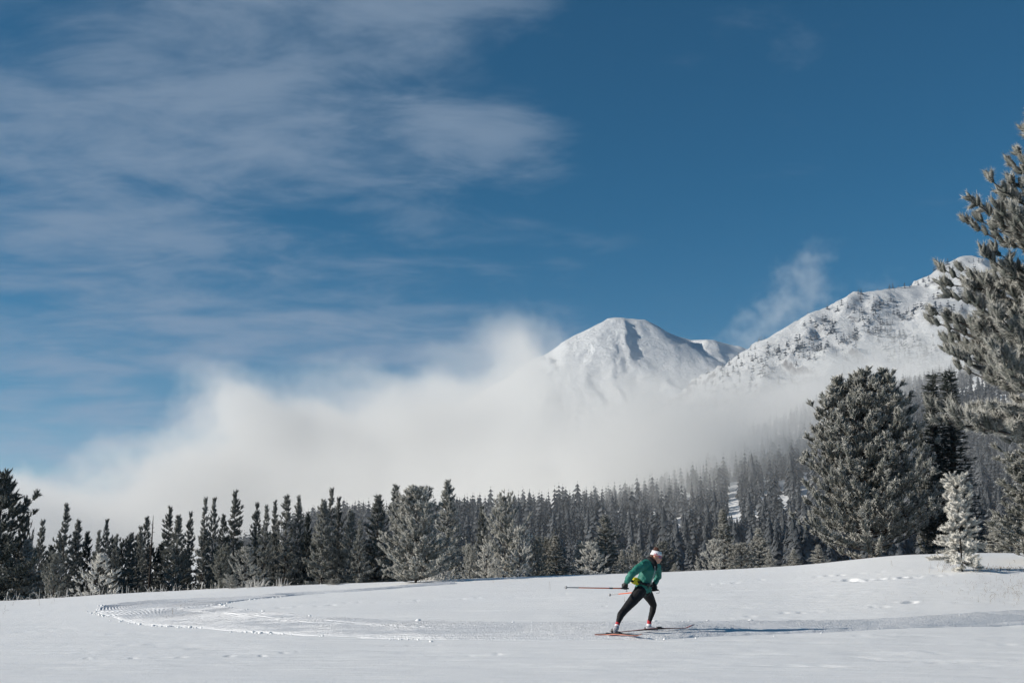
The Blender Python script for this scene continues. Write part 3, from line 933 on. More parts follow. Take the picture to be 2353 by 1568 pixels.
# (kind, px of the trunk, py of the tip, half width, metres behind the crest, frost, yellowness, label)
ROW = [
    ('slender0', 91, 1188, 24, 14, 0.22, 0.1, 'slim dark pine right of the big pine cut by the left edge'),
    ('slender1', 143, 1151, 33, 13, 0.22, 0.1, 'tall dark pine with open layered branches, second spire from the left edge'),
    ('slender2', 173, 1188, 24, 15, 0.25, 0.15, 'shorter dark pine touching the right side of the tall layered pine at far left'),
    ('cone0', 60, 1236, 34, 6, 0.45, 0.3, 'low frosty pine under the right branches of the left edge pine'),
    ('bushy1', 128, 1262, 30, 4, 0.42, 0.6, 'low olive pine at the foot of the tall layered pine on the left'),
    ('slender3', 239, 1187, 22, 14, 0.25, 0.2, 'thin spire pine standing behind a pale sapling left of the track bend'),
    ('slender4', 222, 1214, 22, 13, 0.28, 0.2, 'shorter pine just left of the thin spire pine above the track bend'),
    ('open0', 230, 1266, 48, 3, 0.8, 0.4, 'pale frosted sapling with upswept branches above the left end of the track bend'),
    ('slender1', 264, 1223, 24, 11, 0.3, 0.2, 'short pine between the pale upswept sapling and a darker round topped pine'),
    ('cone1', 298, 1220, 30, 9, 0.14, 0.0, 'darkest short pine left of the cluster with a dry bare spire'),
    ('slender0', 318, 1203, 22, 13, 0.30, 0.35, 'short greyish pine on the left flank of the pine beside a bare dry spire'),
    ('slender2', 332, 1181, 22, 14, 0.22, 0.1, 'narrow pine with pointed tip standing left of the dry bare spire'),
    ('slender4', 384, 1158, 27, 13, 0.16, 0.1, 'dark pine with heavy rounded tufts at its tip, right of the dry bare spire'),
    ('cone2', 404, 1178, 30, 11, 0.24, 0.3, 'broad pine leaning against the right of the heavy tufted dark pine'),
    ('slender0', 432, 1170, 24, 14, 0.22, 0.1, 'blunt topped pine between the tufted dark pine and the twin tall spires'),
    ('slender1', 465, 1137, 26, 13, 0.28, 0.15, 'left one of the twin tall open spires, its trunk showing through the branches'),
    ('slender3', 485, 1137, 24, 15, 0.28, 0.15, 'right one of the twin tall open spires'),
    ('slender2', 508, 1176, 20, 12, 0.10, 0.0, 'nearly black narrow pine wedged between the twin spires and a tall dense pine'),
    ('slender4', 533, 1121, 32, 13, 0.18, 0.1, 'tallest pine of the left half, dense crown with arms bent up on its right'),
    ('bushy0', 512, 1244, 30, 7, 0.36, 0.75, 'olive round crowned pine in front of the tallest dense pine on the left'),
    ('slender0', 585, 1149, 26, 13, 0.14, 0.0, 'dark spire behind and right of the white upswept sapling by the bent grass'),
    ('slender1', 607, 1155, 26, 11, 0.28, 0.2, 'shorter spire second in the row of five spires left of centre'),
    ('slender3', 627, 1144, 22, 13, 0.22, 0.1, 'thin spire, middle one in the row of five left of centre'),
    ('slender2', 653, 1131, 30, 12, 0.30, 0.25, 'tallest of the row of five spires left of centre, fourth in it'),
    ('slender4', 682, 1133, 24, 14, 0.22, 0.1, 'last thin spire at the right end of the row of five left of centre'),
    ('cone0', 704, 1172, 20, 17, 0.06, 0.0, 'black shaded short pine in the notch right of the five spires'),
    ('cone1', 739, 1143, 40, 10, 0.34, 0.45, 'bulky pine with olive lower boughs left of the leaning long tipped spire'),
    ('slender1', 757, 1115, 30, 13, 0.26, 0.1, 'long tipped spire rising above the bulky olive pine left of centre'),
    ('slender3', 774, 1136, 26, 14, 0.18, 0.1, 'dark spire close to the right of the long tipped spire'),
    ('cone2', 803, 1166, 34, 11, 0.34, 0.2, 'frosty shouldered pine with upswept right branches, right of the long tipped spire'),
    ('slender0', 826, 1189, 24, 10, 0.34, 0.2, 'short thin pine between the frosty shouldered pine and the smooth dark cone'),
    ('cone0', 866, 1132, 38, 12, 0.20, 0.15, 'smooth dense dark cone shaped pine left of the big pale pine at centre'),
    ('slender2', 905, 1107, 34, 14, 0.22, 0.1, 'tall blunt column pine between the dark cone and the big pale pine'),
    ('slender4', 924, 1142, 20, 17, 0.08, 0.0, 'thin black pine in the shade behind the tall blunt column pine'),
    ('cone1', 1027, 1097, 46, 8, 0.44, 0.3, 'tallest spire of the picture centre, behind the right shoulder of the big pale pine'),
    ('slender3', 1106, 1158, 26, 12, 0.20, 0.1, 'dark narrow pine standing alone left of the wide pale pine at centre'),
    ('bushy2', 1079, 1229, 24, 5, 0.48, 0.3, 'pale short pine at the feet of the lone dark narrow pine'),
]
for (k, px, top, hw, dep, fr_, hu, lab) in ROW:
    T('pine_tree', k, px, top, hw, dep, fr_ * 1.9, hu, lab, group=G1 if fr_ < 0.4 else G2)
# a dry bare snag standing in the row
rs_ = np.random.default_rng(3)
ux_ = pixdir(345, 1300)[0]
y_ = float(smooth_interp(np.array([ux_]), CU, CYD)[0]) + 11.0
z_ = float(ground_height(np.array([ux_ * y_]), np.array([y_]))[0])
h_ = CAMZ + pixdir(345, 1181)[2] * y_ - z_
snag = obj('dead_tree', None, label='dry bare spire of a dead tree standing in the left row of pines', cat='dead tree')
snag.location = (ux_ * y_, y_, z_ - 0.05)
sv, sf = tubes([np.array([(0, 0, 0), (0.02, 0, h_ * 0.4), (0, 0.02, h_ * 0.75), (0.01, 0, h_)])], [np.array([0.085, 0.06, 0.04, 0.012])], 6)
obj('trunk', mesh_arrays('snag_trunk', sv, sf, None, BARK, True), snag)
tp_, tr_ = [], []
for i_ in range(44):
    zz_ = h_ * rs_.uniform(0.3, 0.95)
    an_ = rs_.uniform(0, 6.28)
    ln_ = rs_.uniform(0.15, 0.55) * (1.15 - zz_ / h_)
    dx_, dy_ = math.cos(an_) * ln_, math.sin(an_) * ln_
    tp_.append(np.array([(0, 0, zz_), (dx_ * 0.5, dy_ * 0.5, zz_ + ln_ * 0.05), (dx_, dy_, zz_ + ln_ * 0.2)]))
    tr_.append(np.array([0.018, 0.013, 0.006]))
sv, sf = tubes(tp_, tr_, 4)
obj('bare_branches', mesh_arrays('snag_branches', sv, sf, None, BARK, True), snag, kind='stuff')
# filling trees deep in the row: seen only as dark crowns between the named ones
for i in range(38):
    px = -30 + i * 29 + rnd.uniform(-9, 9)
    T('pine_tree', rnd.choice(['slender0', 'slender3', 'cone1', 'bushy0', 'bushy2']), px, rnd.uniform(1212, 1262), rnd.uniform(28, 38), rnd.uniform(18, 24), 0.10, 0.0,
      'dark pine deep in the shaded row behind the snow field, seen between nearer pines', group='shaded pines deep inside the row')
FR = [
    ('big_frost', 955, 1109, 72, None, 0.66, 0.35, 'big wide pale frosted pine with bushy base, beside white bent grass at centre', 1338),
    ('bushy0', 1160, 1118, 52, 3, 0.60, 0.3, 'wide pale pine with brushy dark tip, right of centre', None),
    ('open1', 1118, 1248, 34, 1.5, 0.95, 0.25, 'very white small pine at the left foot of the wide brushy tipped pine', None),
    ('open2', 1142, 1284, 18, 1.2, 0.85, 0.3, 'tiny white pine between two pale pines right of centre', None),
    ('open0', 1194, 1203, 44, 2.5, 0.75, 0.55, 'pale yellowish pine with upswept twigs leaning on the wide brushy tipped pine', None),
    ('bushy1', 1236, 1227, 26, 4, 0.52, 0.4, 'left one of a pair of short round pines above the tip of the ski pole', None),
    ('bushy2', 1256, 1213, 30, 6, 0.42, 0.3, 'taller right one of a pair of short round pines left of the skier', None),
    ('cone2', 1278, 1227, 34, 5, 0.50, 0.4, 'short cone pine with a single candle tip, right of the round pair', None),
    ('cone1', 1333, 1240, 28, 4, 0.56, 0.35, 'small frosted pine left of a white sapling and a tall spire, left of the skier', None),
    ('open1', 1359, 1240, 38, 2, 0.90, 0.3, 'white open sapling in front of the tall spire left of the skier', None),
    ('cone0', 1391, 1180, 38, 5, 0.48, 0.25, 'tall spire pine with broad dark base left of the skier', None),
    ('cone2', 1430, 1260, 18, 3, 0.62, 0.35, 'small narrow pine behind the skier\'s trailing elbow', None),
    ('bushy0', 1461, 1245, 30, 4, 0.58, 0.35, 'frosted pine just left of the skier\'s head', None),
    ('bushy1', 1524, 1238, 34, 5, 0.40, 0.25, 'dark bushy pine directly behind the skier\'s headband', None),
    ('cone1', 1550, 1292, 12, 3, 0.62, 0.3, 'tiny pine poking over the crest right of the skier', None),
    ('open2', 1601, 1285, 12, 3, 0.62, 0.3, 'tiny pine at the left end of the group right of the skier', None),
    ('open1', 1640, 1235, 34, 3, 0.66, 0.4, 'pale leaning bushy pine at the left foot of the spire right of the skier', None),
    ('cone2', 1664, 1166, 34, 6, 0.48, 0.25, 'tall pine with thin pointed spire right of the skier, below a snowy clearing', None),
    ('bushy2', 1703, 1232, 36, 4, 0.58, 0.4, 'round pale pine between the pointed spire and a candle shaped pine', None),
    ('cone0', 1745, 1211, 27, 4, 0.62, 0.3, 'candle shaped frosted pine right of the round pale one', None),
    ('cone1', 1769, 1260, 13, 3, 0.55, 0.3, 'tiny pine at the right foot of the candle shaped pine', None),
    ('cone2', 1824, 1259, 17, 3, 0.60, 0.3, 'lone tiny pine midway between the candle shaped pine and the huge broad pine', None),
    ('cone0', 1882, 1249, 17, 3, 0.62, 0.35, 'small pale pine at the left foot of the huge broad pine', None),
    ('bushy1', 2134, 968, 30, 10, 0.40, 0.1, 'dark pine squeezed between the huge broad pine and the spired fir', None),
    ('cone2', 2297, 1176, 32, 5, 0.55, 0.3, 'small greenish pine between the fir and the tree at the right edge', None),
    ('bushy0', 2335, 1165, 44, 12, 0.30, 0.1, 'dim pine farther back behind the small greenish pine at right', None),
]
for (k, px, top, hw, dep, fr_, hu, lab, base) in FR:
    T('pine_tree', k, px, top, hw, dep or 1.0, min(1.15 if k.startswith('open') else 0.9, fr_ * 1.6), hu, lab, group=G2, base=base)
T('pine_tree', 'edge', -6, 1072, 84, 5, 0.26, 0.15, 'big dark pine cut off by the left edge of the picture')
T('pine_tree', 'bushy0', 52, 1163, 26, 7, 0.22, 0.1, 'dark pine joined to the right side of the big pine at the left edge')
T('pine_tree', 'round', 2002, 838, 138, 6, 0.78, 0.12, 'huge broad frosted pine with many blunt tips on the rise at right', rot=0.0)
T('fir_tree', 'fir', 2190, 846, 70, 9, 0.20, 0.0, 'dark narrow fir with several thin spires behind the small frosted sapling', 'fir tree', rot=0.0)
T('pine_tree', 'sapling', 2210, 1079, 51, 0, 1.1, 0.5, 'small pale frosted sapling standing alone in the snow in front of the dark fir', base=1310, rot=0.6)
T('pine_tree', 'near', 2548, 60, 412, 26, 0.72, 0.05, 'large near frosted pine reaching in from the right edge against the sky', absolute=True, rot=0.0)
T('pine_tree', 'big_frost', 2428, 995, 128, 40, 0.75, 0.3, 'pale frosted pine at the right edge below the hanging boughs of the large near pine', absolute=True, rot=2.0)

# ------------------------------------------------------------------ far forest on the hillside
def small_conifer(seed, levels, n, wood=True):
    rs = np.random.default_rng(seed)
    vs, fs, tp = [], [], []
    b = 0
    base_r, pw = rs.uniform(0.15, 0.26), rs.uniform(0.5, 1.0)
    for i in range(levels):
        t = i / (levels - 1)
        z = 0.10 + 0.88 * t
        r = base_r * (1 - t) ** pw * rs.uniform(0.7, 1.15) + 0.012
        a0 = rs.uniform(0, 6.28)
        for k in range(n):
            a = a0 + 2 * math.pi * k / n + rs.normal(0, 0.25)
            rr = r * rs.uniform(0.6, 1.25)
            ca, sa = math.cos(a), math.sin(a)
            w_ = rr * rs.uniform(0.40, 0.62) * (6 / n) ** 0.8
            dz_ = -rr * rs.uniform(0.25, 0.95)
            vs += [(0, 0, z + 0.03 + r * 0.5), (ca * rr * 0.6 - sa * w_, sa * rr * 0.6 + ca * w_, z + dz_ * 0.4), (ca * rr, sa * rr, z + dz_), (ca * rr * 0.6 + sa * w_, sa * rr * 0.6 - ca * w_, z + dz_ * 0.4)]
            fs += [(b, b + 1, b + 2), (b, b + 2, b + 3)]
            tp += [0.0, 0.6, 1.0, 0.6]
            b += 4
    vs += [(0.018, 0, -0.05), (-0.009, 0.016, -0.05), (-0.009, -0.016, -0.05), (0, 0, 1.0)]
    fs += [(b, b + 1, b + 3), (b + 1, b + 2, b + 3), (b + 2, b, b + 3)]
    tp += [0, 0, 0, 0.6]
    return np.array(vs), np.array(fs), np.array(tp)


def far_needles():
    m, nt, out = new_mat('far_needles')
    tip = nt.n('ShaderNodeAttribute', attribute_name='tip').outputs['Fac']
    pos = nt.n('ShaderNodeNewGeometry').outputs['Position']
    v = nt.noise(pos, 0.09, 2, 0.6)
    amt = nt.math('MULTIPLY', nt.math('MULTIPLY', tip, 0.8), nt.smooth(v, 0.25, 0.75, 0.2, 0.7))
    col = nt.mix(amt, (0.017, 0.022, 0.025, 1), (0.30, 0.31, 0.33, 1))
    principled(nt, out, col, 0.8, 0.1)
    return m


FARN = far_needles()
near_forms = [mesh_arrays('forest_tree', v, f, {'tip': t}, FARN) for v, f, t in (small_conifer(500 + i, 26, 9) for i in range(9))]
far_forms = [small_conifer(600 + i, 8, 5) for i in range(9)]


def clearing(u, y):
    """openings in the wood, as ellipses on the hillside"""
    c = np.zeros_like(u)
    for (px, py, rx_, ry_) in ((1683, 1185, 11, 20), (1690, 1215, 14, 8), (1803, 1172, 12, 8), (1850, 1160, 12, 14), (1660, 1052, 10, 8), (2010, 1010, 20, 6), (1560, 1243, 12, 6)):
        g = ray_hill(px, py)
        c = np.maximum(c, 1 - (((u - g[0] / g[1]) / (rx_ / F)) ** 2 + ((y - g[1]) / (ry_ * 4.5)) ** 2))
    return c > 0


def ray_hill(px, py):
    ux, _, uz = pixdir(px, py)
    ys = np.arange(190, 1500, 1.0)
    below = CAMZ + uz * ys <= base_height(ux * ys, ys)
    i = int(np.argmax(below)) if below.any() else len(ys) - 1
    return np.array([ux * ys[i], ys[i], 0])


rs = np.random.default_rng(21)
N = 26000
fu = rs.uniform(-0.26, 0.56, N)
fy = 255 + (1180 - 255) * rs.random(N) ** 1.25
hyv, hev = smooth_interp(fu, HU, HY), smooth_interp(fu, HU, HE)
keep = (fy < hyv + 12) & (hev * hyv + CAMZ > VALLEY + 2)
keep &= ~clearing(fu, fy)
dens = 0.35 + 0.9 * fbm(fu * 40, fy / 40, 3, 66)
keep &= rs.random(N) < np.clip(dens, 0, 1) * (0.30 + 0.70 * sstep(fy, 250, 430))
fu, fy = fu[keep], fy[keep]
fx = fu * fy
fz = ground_height(fx, fy)
fh = rs.normal(0.98, 0.30, len(fu)).clip(0.35, 1.8) * (7.2 + 1.8 * sstep(fu, 0.05, 0.3))
order = np.argsort(fy - 200 * rs.random(len(fy)))
show = fh / fy
order = np.argsort(-show)
indiv, rest = order[:300], order[300:6800]
for i in indiv:
    o = obj('forest_tree', near_forms[rs.integers(9)], label='frosted dark conifer in the wood on the hillside behind the field', cat='conifer', group='conifers of the hillside wood')
    s = fh[i]
    wdt = s * rs.uniform(0.8, 1.25)
    o.location = (fx[i], fy[i], fz[i] - 0.3)
    o.scale = (wdt, wdt, s)
    o.rotation_euler.z = rs.uniform(0, 6.28)


def join_forms(xs, ys, zs, hs, forms, rs, wmul=1.0):
    V, Fc, Tp, b = [], [], [], 0
    for x, y, z, h in zip(xs, ys, zs, hs):
        v, f, t = forms[rs.integers(len(forms))]
        a = rs.uniform(0, 6.28)
        c, s = math.cos(a), math.sin(a)
        k = h * rs.uniform(0.8, 1.25) * wmul
        V.append(np.stack([(v[:, 0] * c - v[:, 1] * s) * k + x, (v[:, 0] * s + v[:, 1] * c) * k + y, v[:, 2] * h + z], -1))
        Fc.append(f + b)
        Tp.append(t)
        b += len(v)
    return np.vstack(V), np.vstack(Fc), np.concatenate(Tp)


v, f, t = join_forms(fx[rest], fy[rest], fz[rest] - 0.3, fh[rest], far_forms, rs)
obj('hillside_forest', mesh_arrays('hillside_forest', v, f, {'tip': t}, FARN), kind='stuff')
print('forest', len(fu), len(rest), len(f))

# scattered trees on the mountain behind
tiny_forms = [small_conifer(700 + i, 4, 3) for i in range(4)]
ny_, nx_ = RX.shape
ci = rs.integers(2, ny_ - 2, 24000)
cj = rs.integers(2, nx_ - 2, 24000)
mx, my, mz = RX[ci, cj], RY[ci, cj], RH[ci, cj]
mu = mx / my
el_ = (mz - CAMZ) / my
ridge_e = smooth_interp(mu, np.array([pixdir(p, q)[0] for p, q, _ in slope_ridges[0]]), np.array([pixdir(p, q)[2] for p, q, _ in slope_ridges[0]]))
clump = fbm(mx / 60, my / 60, 4, 88)
ok = (my < 2700) & (mz > 60) & (rs.random(24000) < sstep(clump, 0.36, 0.56) * (0.45 + 0.65 * sstep(ridge_e - el_, 0.0, 0.05)))
mx, my, mz = mx[ok], my[ok], mz[ok]
v, f, t = join_forms(mx, my, mz - 0.8, rs.uniform(8, 21, len(mx)), tiny_forms, rs, 1.3)
obj('mountain_trees', mesh_arrays('mountain_trees', v, f, {'tip': t}, FARN), kind='stuff')
print('mountain trees', len(mx))

# ------------------------------------------------------------------ fog bank lying between the wood and the mountains
def box_mesh(name, x0, x1, y0, y1, z0, z1, mat):
    v = [(x, y, z) for x in (x0, x1) for y in (y0, y1) for z in (z0, z1)]
    f = [(0, 1, 3, 2), (4, 6, 7, 5), (0, 4, 5, 1), (2, 3, 7, 6), (0, 2, 6, 4), (1, 5, 7, 3)]
    return mesh_arrays(name, v, f, None, mat)


FOGTOP = [(-300, 1085), (-60, 1075), (110, 1098), (190, 1095), (235, 1055), (290, 1018), (360, 1005), (420, 985), (450, 935), (462, 860), (495, 832), (545, 842),
          (600, 862), (720, 882), (800, 868), (930, 846), (1000, 818), (1070, 832), (1110, 800), (1150, 762), (1205, 742), (1255, 775), (1320, 845),
          (1420, 905), (1520, 935), (1620, 940), (1760, 895), (1860, 825), (2000, 745), (2400, 700)]
FX0, FX1, FZ1 = -700.0, 620.0, 260.0
m, nt, out = new_mat('fog')
pos = nt.n('ShaderNodeNewGeometry').outputs['Position']
n_big = nt.n('ShaderNodeTexNoise')
nt.link(pos, n_big.inputs['Vector'])
n_big.inputs['Scale'].default_value = 0.011
n_big.inputs['Detail'].default_value = 6.0
n_big.inputs['Roughness'].default_value = 0.62
wv_ = nt.vmath('SUBTRACT', n_big.outputs['Color'], (0.5, 0.5, 0.5))
wp = nt.vmath('ADD', pos, nt.vmath('MULTIPLY', wv_, (70.0, 110.0, 75.0)))
n_sm = nt.n('ShaderNodeTexNoise')
nt.link(pos, n_sm.inputs['Vector'])
n_sm.inputs['Scale'].default_value = 0.034
n_sm.inputs['Detail'].default_value = 4.0
n_sm.inputs['Roughness'].default_value = 0.6
wp = nt.vmath('ADD', wp, nt.vmath('MULTIPLY', nt.vmath('SUBTRACT', n_sm.outputs['Color'], (0.5, 0.5, 0.5)), (40.0, 40.0, 48.0)))
qx, qy, qz = nt.sep(wp)
ramp = nt.n('ShaderNodeValToRGB')
els = ramp.color_ramp.elements
pts = []
for (px, py) in FOGTOP:
    ux, _, uz = pixdir(px, py)
    ystart = float(np.interp(px, [600, 900, 1250, 1420, 1600, 1800, 2000, 2300], [770, 650, 490, 350, 410, 520, 640, 740]))
    yref = ystart + 120 + (110 if 1350 < px < 2000 else 0)
    pts.append(((ux * yref - FX0) / (FX1 - FX0), (CAMZ + uz * yref + 30) / FZ1, 1.0 if px < 1550 else (0.75 if px < 1700 else (0.4 if px < 1800 else (0.32 if px < 1950 else 0.24))), (ystart - 300) / 600))
while len(els) < len(pts):
    els.new(0.5)
for e, (a, b, c, d) in zip(els, pts):
    e.position = min(max(a, 0), 1)
for e, (a, b, c, d) in zip(els, pts):
    e.color = (b, c, d, 1)
nt.link(nt.math('DIVIDE', nt.math('SUBTRACT', qx, FX0), FX1 - FX0), ramp.inputs[0])
sc_ = nt.n('ShaderNodeSeparateColor')
nt.link(ramp.outputs[0], sc_.inputs[0])
topz = nt.math('SUBTRACT', nt.math('MULTIPLY', sc_.outputs[0], FZ1), 33.0)
below = nt.math('SUBTRACT', topz, qz)
body = nt.smooth(below, -4.0, 16.0)
fstart = nt.math('ADD', nt.math('MULTIPLY', sc_.outputs[2], 600.0), 300.0)
front = nt.smooth(nt.math('SUBTRACT', qy, fstart), 0.0, 150.0)
backf = nt.smooth(nt.math('SUBTRACT', qy, fstart), 380.0, 500.0, 1.0, 0.0)
n2 = nt.noise(wp, 0.016, 5, 0.62)
den = nt.math('MULTIPLY', nt.math('MULTIPLY', body, front), nt.math('MULTIPLY', backf, nt.smooth(n2, 0.28, 0.68, 0.25, 1.45)))
den = nt.math('MULTIPLY', nt.math('MULTIPLY', den, sc_.outputs[1]), 0.02)
pv = nt.n('ShaderNodeVolumePrincipled')
pv.inputs['Color'].default_value = (0.87, 0.87, 0.865, 1)
pv.inputs['Anisotropy'].default_value = 0.0
thin = nt.math('MULTIPLY', nt.smooth(nt.sep(pos)[2], 25.0, 95.0, 0.00062, 0.0), 1.0)
den = nt.math('ADD', den, thin)
nt.link(den, pv.inputs['Density'])
nt.link(pv.outputs[0], out.inputs['Volume'])
obj('fog_bank', box_mesh('fog_bank', FX0, FX1, 240.0, 1150.0, -14.0, FZ1, m), kind='stuff')

# a torn wisp rising off the left shoulder of the mountain ridge
m, nt, out = new_mat('wisp')
pos = nt.n('ShaderNodeNewGeometry').outputs['Position']
nn = nt.n('ShaderNodeTexNoise')
nt.link(pos, nn.inputs['Vector'])
nn.inputs['Scale'].default_value = 0.009
nn.inputs['Detail'].default_value = 6.0
nn.inputs['Roughness'].default_value = 0.65
wp = nt.vmath('ADD', pos, nt.vmath('MULTIPLY', nt.vmath('SUBTRACT', nn.outputs['Color'], (0.5, 0.5, 0.5)), (260.0, 200.0, 260.0)))
tot = None
WY = 2150.0
for (px, py, rx_, rz_, k) in ((1860, 612, 48, 30, 0.6), (1850, 665, 52, 34, 0.8), (1800, 720, 60, 34, 1.0), (1735, 765, 62, 34, 1.0), (2010, 665, 50, 24, 0.5)):
    ux, _, uz = pixdir(px, py)
    ctr = (ux * WY, WY, CAMZ + uz * WY)
    q = nt.vmath('SUBTRACT', wp, ctr)
    q = nt.vmath('DIVIDE', q, (rx_ / F * WY, 90.0, rz_ / F * WY))
    v1 = nt.smooth(nt.vmath('LENGTH', q), 0.0, 1.25, k, 0.0)
    tot = v1 if tot is None else nt.math('MAXIMUM', tot, v1)
pv = nt.n('ShaderNodeVolumePrincipled')
pv.inputs['Color'].default_value = (0.95, 0.95, 0.95, 1)
nt.link(nt.math('MULTIPLY', tot, 0.006), pv.inputs['Density'])
nt.link(pv.outputs[0], out.inputs['Volume'])
x0w, x1w = pixdir(1580, 700)[0] * WY, pixdir(2130, 700)[0] * WY
obj('mist_wisp', box_mesh('mist_wisp', x0w, x1w, WY - 220, WY + 220, CAMZ + pixdir(1176, 880)[2] * WY, CAMZ + pixdir(1176, 520)[2] * WY, m), kind='stuff')

# thin air haze over the whole valley
m, nt, out = new_mat('haze')
pv = nt.n('ShaderNodeVolumePrincipled')
pv.inputs['Color'].default_value = (0.22, 0.52, 1.0, 1)
pv.inputs['Density'].default_value = 0.00002
pv.inputs['Anisotropy'].default_value = 0.0
nt.link(pv.outputs[0], out.inputs['Volume'])
HAZE = True
if HAZE:
    obj('haze', box_mesh('haze', -12500, 12500, -12500, 12500, -140.0, 1150.0, m), kind='stuff')

# ------------------------------------------------------------------ the skier
SY = 20.55
M1 = 0.001445                  # metres for one unit of the close-up that the pose was measured in


def SP(zx, zy, dy=0.0):
    """measured pose point -> place on the field, DY metres behind the skier's middle"""
    px, py = (1550 + zx / 4.48) * 0.81271, (1500 + zy / 4.48) * 0.81271
    ux, _, uz = pixdir(px, py)
    y = SY + dy
    return np.array([ux * y, y, CAMZ + uz * y])


def ico2():
    bmx = bmesh.new()
    bmesh.ops.create_icosphere(bmx, subdivisions=2, radius=1.0)
    v = np.array([x.co[:] for x in bmx.verts])
    f = np.array([[q.index for q in x.verts] for x in bmx.faces])
    bmx.free()
    return v, f


S_V, S_F = ico2()


class Blob:
    """volume built from tapering limbs, fused into one skin"""
    def __init__(s):
        s.v, s.f, s.n = [], [], 0

    def ball(s, p, r, R=None):
        r = np.array(r if np.ndim(r) else (r, r, r), float)
        v = S_V * r
        if R is not None:
            v = v @ R.T
        s.v.append(v + np.asarray(p))
        s.f.append(S_F + s.n)
        s.n += len(S_V)

    def limb(s, pts):
        """pts: (point, radius)..."""
        for (p0, r0), (p1, r1) in zip(pts[:-1], pts[1:]):
            p0, p1 = np.asarray(p0), np.asarray(p1)
            L = np.linalg.norm(p1 - p0)
            k = max(2, int(L / (0.22 * min(r0, r1))) + 1)
            for t in np.linspace(0, 1, k):
                s.ball(p0 + (p1 - p0) * t, r0 + (r1 - r0) * t)

    def build(s, name, mat, voxel=0.009, smooth=4, parent=None, disp=None, **kw):
        me_ = mesh_arrays(name, np.vstack(s.v), np.vstack(s.f))
        o = bpy.data.objects.new(name, me_)
        COL.objects.link(o)
        r = o.modifiers.new('skin', 'REMESH')
        r.mode = 'VOXEL'
        r.voxel_size = voxel
        q = o.modifiers.new('even', 'SMOOTH')
        q.factor = 0.5
        q.iterations = smooth
        dg = bpy.context.evaluated_depsgraph_get()
        new = bpy.data.meshes.new_from_object(o.evaluated_get(dg))
        COL.objects.unlink(o)
        bpy.data.objects.remove(o)
        n = len(new.vertices)
        co = np.empty(n * 3, np.float32)
        new.vertices.foreach_get('co', co)
        co = co.reshape(-1, 3)
        if disp is not None:
            no = np.empty(n * 3, np.float32)
            new.vertices.foreach_get('normal', no)
            co = co + no.reshape(-1, 3) * disp(co)[:, None]
        if parent is not None:
            co = co - np.array(parent.location, dtype=np.float32)
        new.vertices.foreach_set('co', co.astype(np.float32).ravel())
        new.polygons.foreach_set('use_smooth', np.ones(len(new.polygons), dtype=bool))
        new.name = name
        new.materials.clear()
        new.materials.append(mat)
        new.update()
        return obj(name, new, parent, **kw)


def strip(name, pts, widths, thick, nrm, mat, parent, **kw):
    """a band with thickness along PTS; NRM its outward direction at each point"""
    P = np.asarray(pts, float)
    Nn = np.asarray(nrm, float)
    Nn = np.broadcast_to(Nn, P.shape).copy()
    T = np.gradient(P, axis=0)
    T /= np.linalg.norm(T, axis=1, keepdims=True) + 1e-9
    Nn -= T * (Nn * T).sum(1, keepdims=True)
    Nn /= np.linalg.norm(Nn, axis=1, keepdims=True) + 1e-9
    Wd = np.cross(T, Nn) * np.broadcast_to(np.asarray(widths, float), (len(P),))[:, None] * 0.5
    ring = np.stack([P - Wd, P + Wd, P + Wd * 0.95 + Nn * thick, P - Wd * 0.95 + Nn * thick], 1)
    n = len(P)
    g = np.arange(n * 4).reshape(n, 4)
    q = np.stack([g[:-1], np.roll(g, -1, 1)[:-1], np.roll(g, -1, 1)[1:], g[1:]], -1).reshape(-1, 4)
    q = np.vstack([q, g[0][::-1], g[-1]])
    V = ring.reshape(-1, 3)
    if parent is not None:
        V = V - np.array(parent.location)
    return obj(name, mesh_arrays(name, V, q, None, mat), parent, **kw)


SKIN = simple_mat('skin', (0.50, 0.27, 0.19), 0.5, 0.4, 0, 0.1, 40)
JACKET = simple_mat('jacket_cloth', (0.022, 0.155, 0.122), 0.6, 0.3, 0, 0.12, 30, 0.006)
BLACKF = simple_mat('black_cloth', (0.012, 0.012, 0.014), 0.75, 0.25, 0, 0.2, 40, 0.002)
GLOVEM = simple_mat('glove_black', (0.016, 0.015, 0.017), 0.6, 0.35, 0, 0.3, 50, 0.003)
REDF = simple_mat('red_knit', (0.45, 0.035, 0.045), 0.7, 0.2, 0, 0.2, 60)
WHITEF = simple_mat('white_cloth', (0.72, 0.71, 0.74), 0.7, 0.2, 0, 0.06, 30)
BOOTW = simple_mat('boot_silver', (0.34, 0.34, 0.38), 0.4, 0.5, 0, 0.15, 30)
BOOTB = simple_mat('boot_black', (0.025, 0.02, 0.022), 0.5, 0.5, 0, 0.2, 30)
HAIRM = simple_mat('hair_auburn', (0.085, 0.030, 0.014), 0.6, 0.4, 0, 0.4, 90, 0.004)
LENS = simple_mat('lens_purple', (0.07, 0.02, 0.16), 0.12, 0.9, 0, 0.2, 20)
REDP = simple_mat('red_plastic', (0.50, 0.04, 0.06), 0.35, 0.5, 0, 0.05, 20)
YELLOW = simple_mat('yellow_nylon', (0.62, 0.56, 0.02), 0.5, 0.4, 0, 0.25, 40, 0.006)
TEAL = simple_mat('teal_print', (0.10, 0.34, 0.42), 0.7, 0.2)
ORANGE = simple_mat('orange_lacquer', (0.62, 0.105, 0.025), 0.35, 0.5, 0, 0.05, 20)
SKIORANGE = simple_mat('ski_orange', (0.36, 0.07, 0.025), 0.4, 0.4, 0, 0.1, 20)
GREYP = simple_mat('grey_carbon', (0.30, 0.30, 0.31), 0.4, 0.5, 0, 0.1, 20)
SKIRED = simple_mat('ski_red', (0.33, 0.045, 0.035), 0.3, 0.5, 0, 0.1, 20)
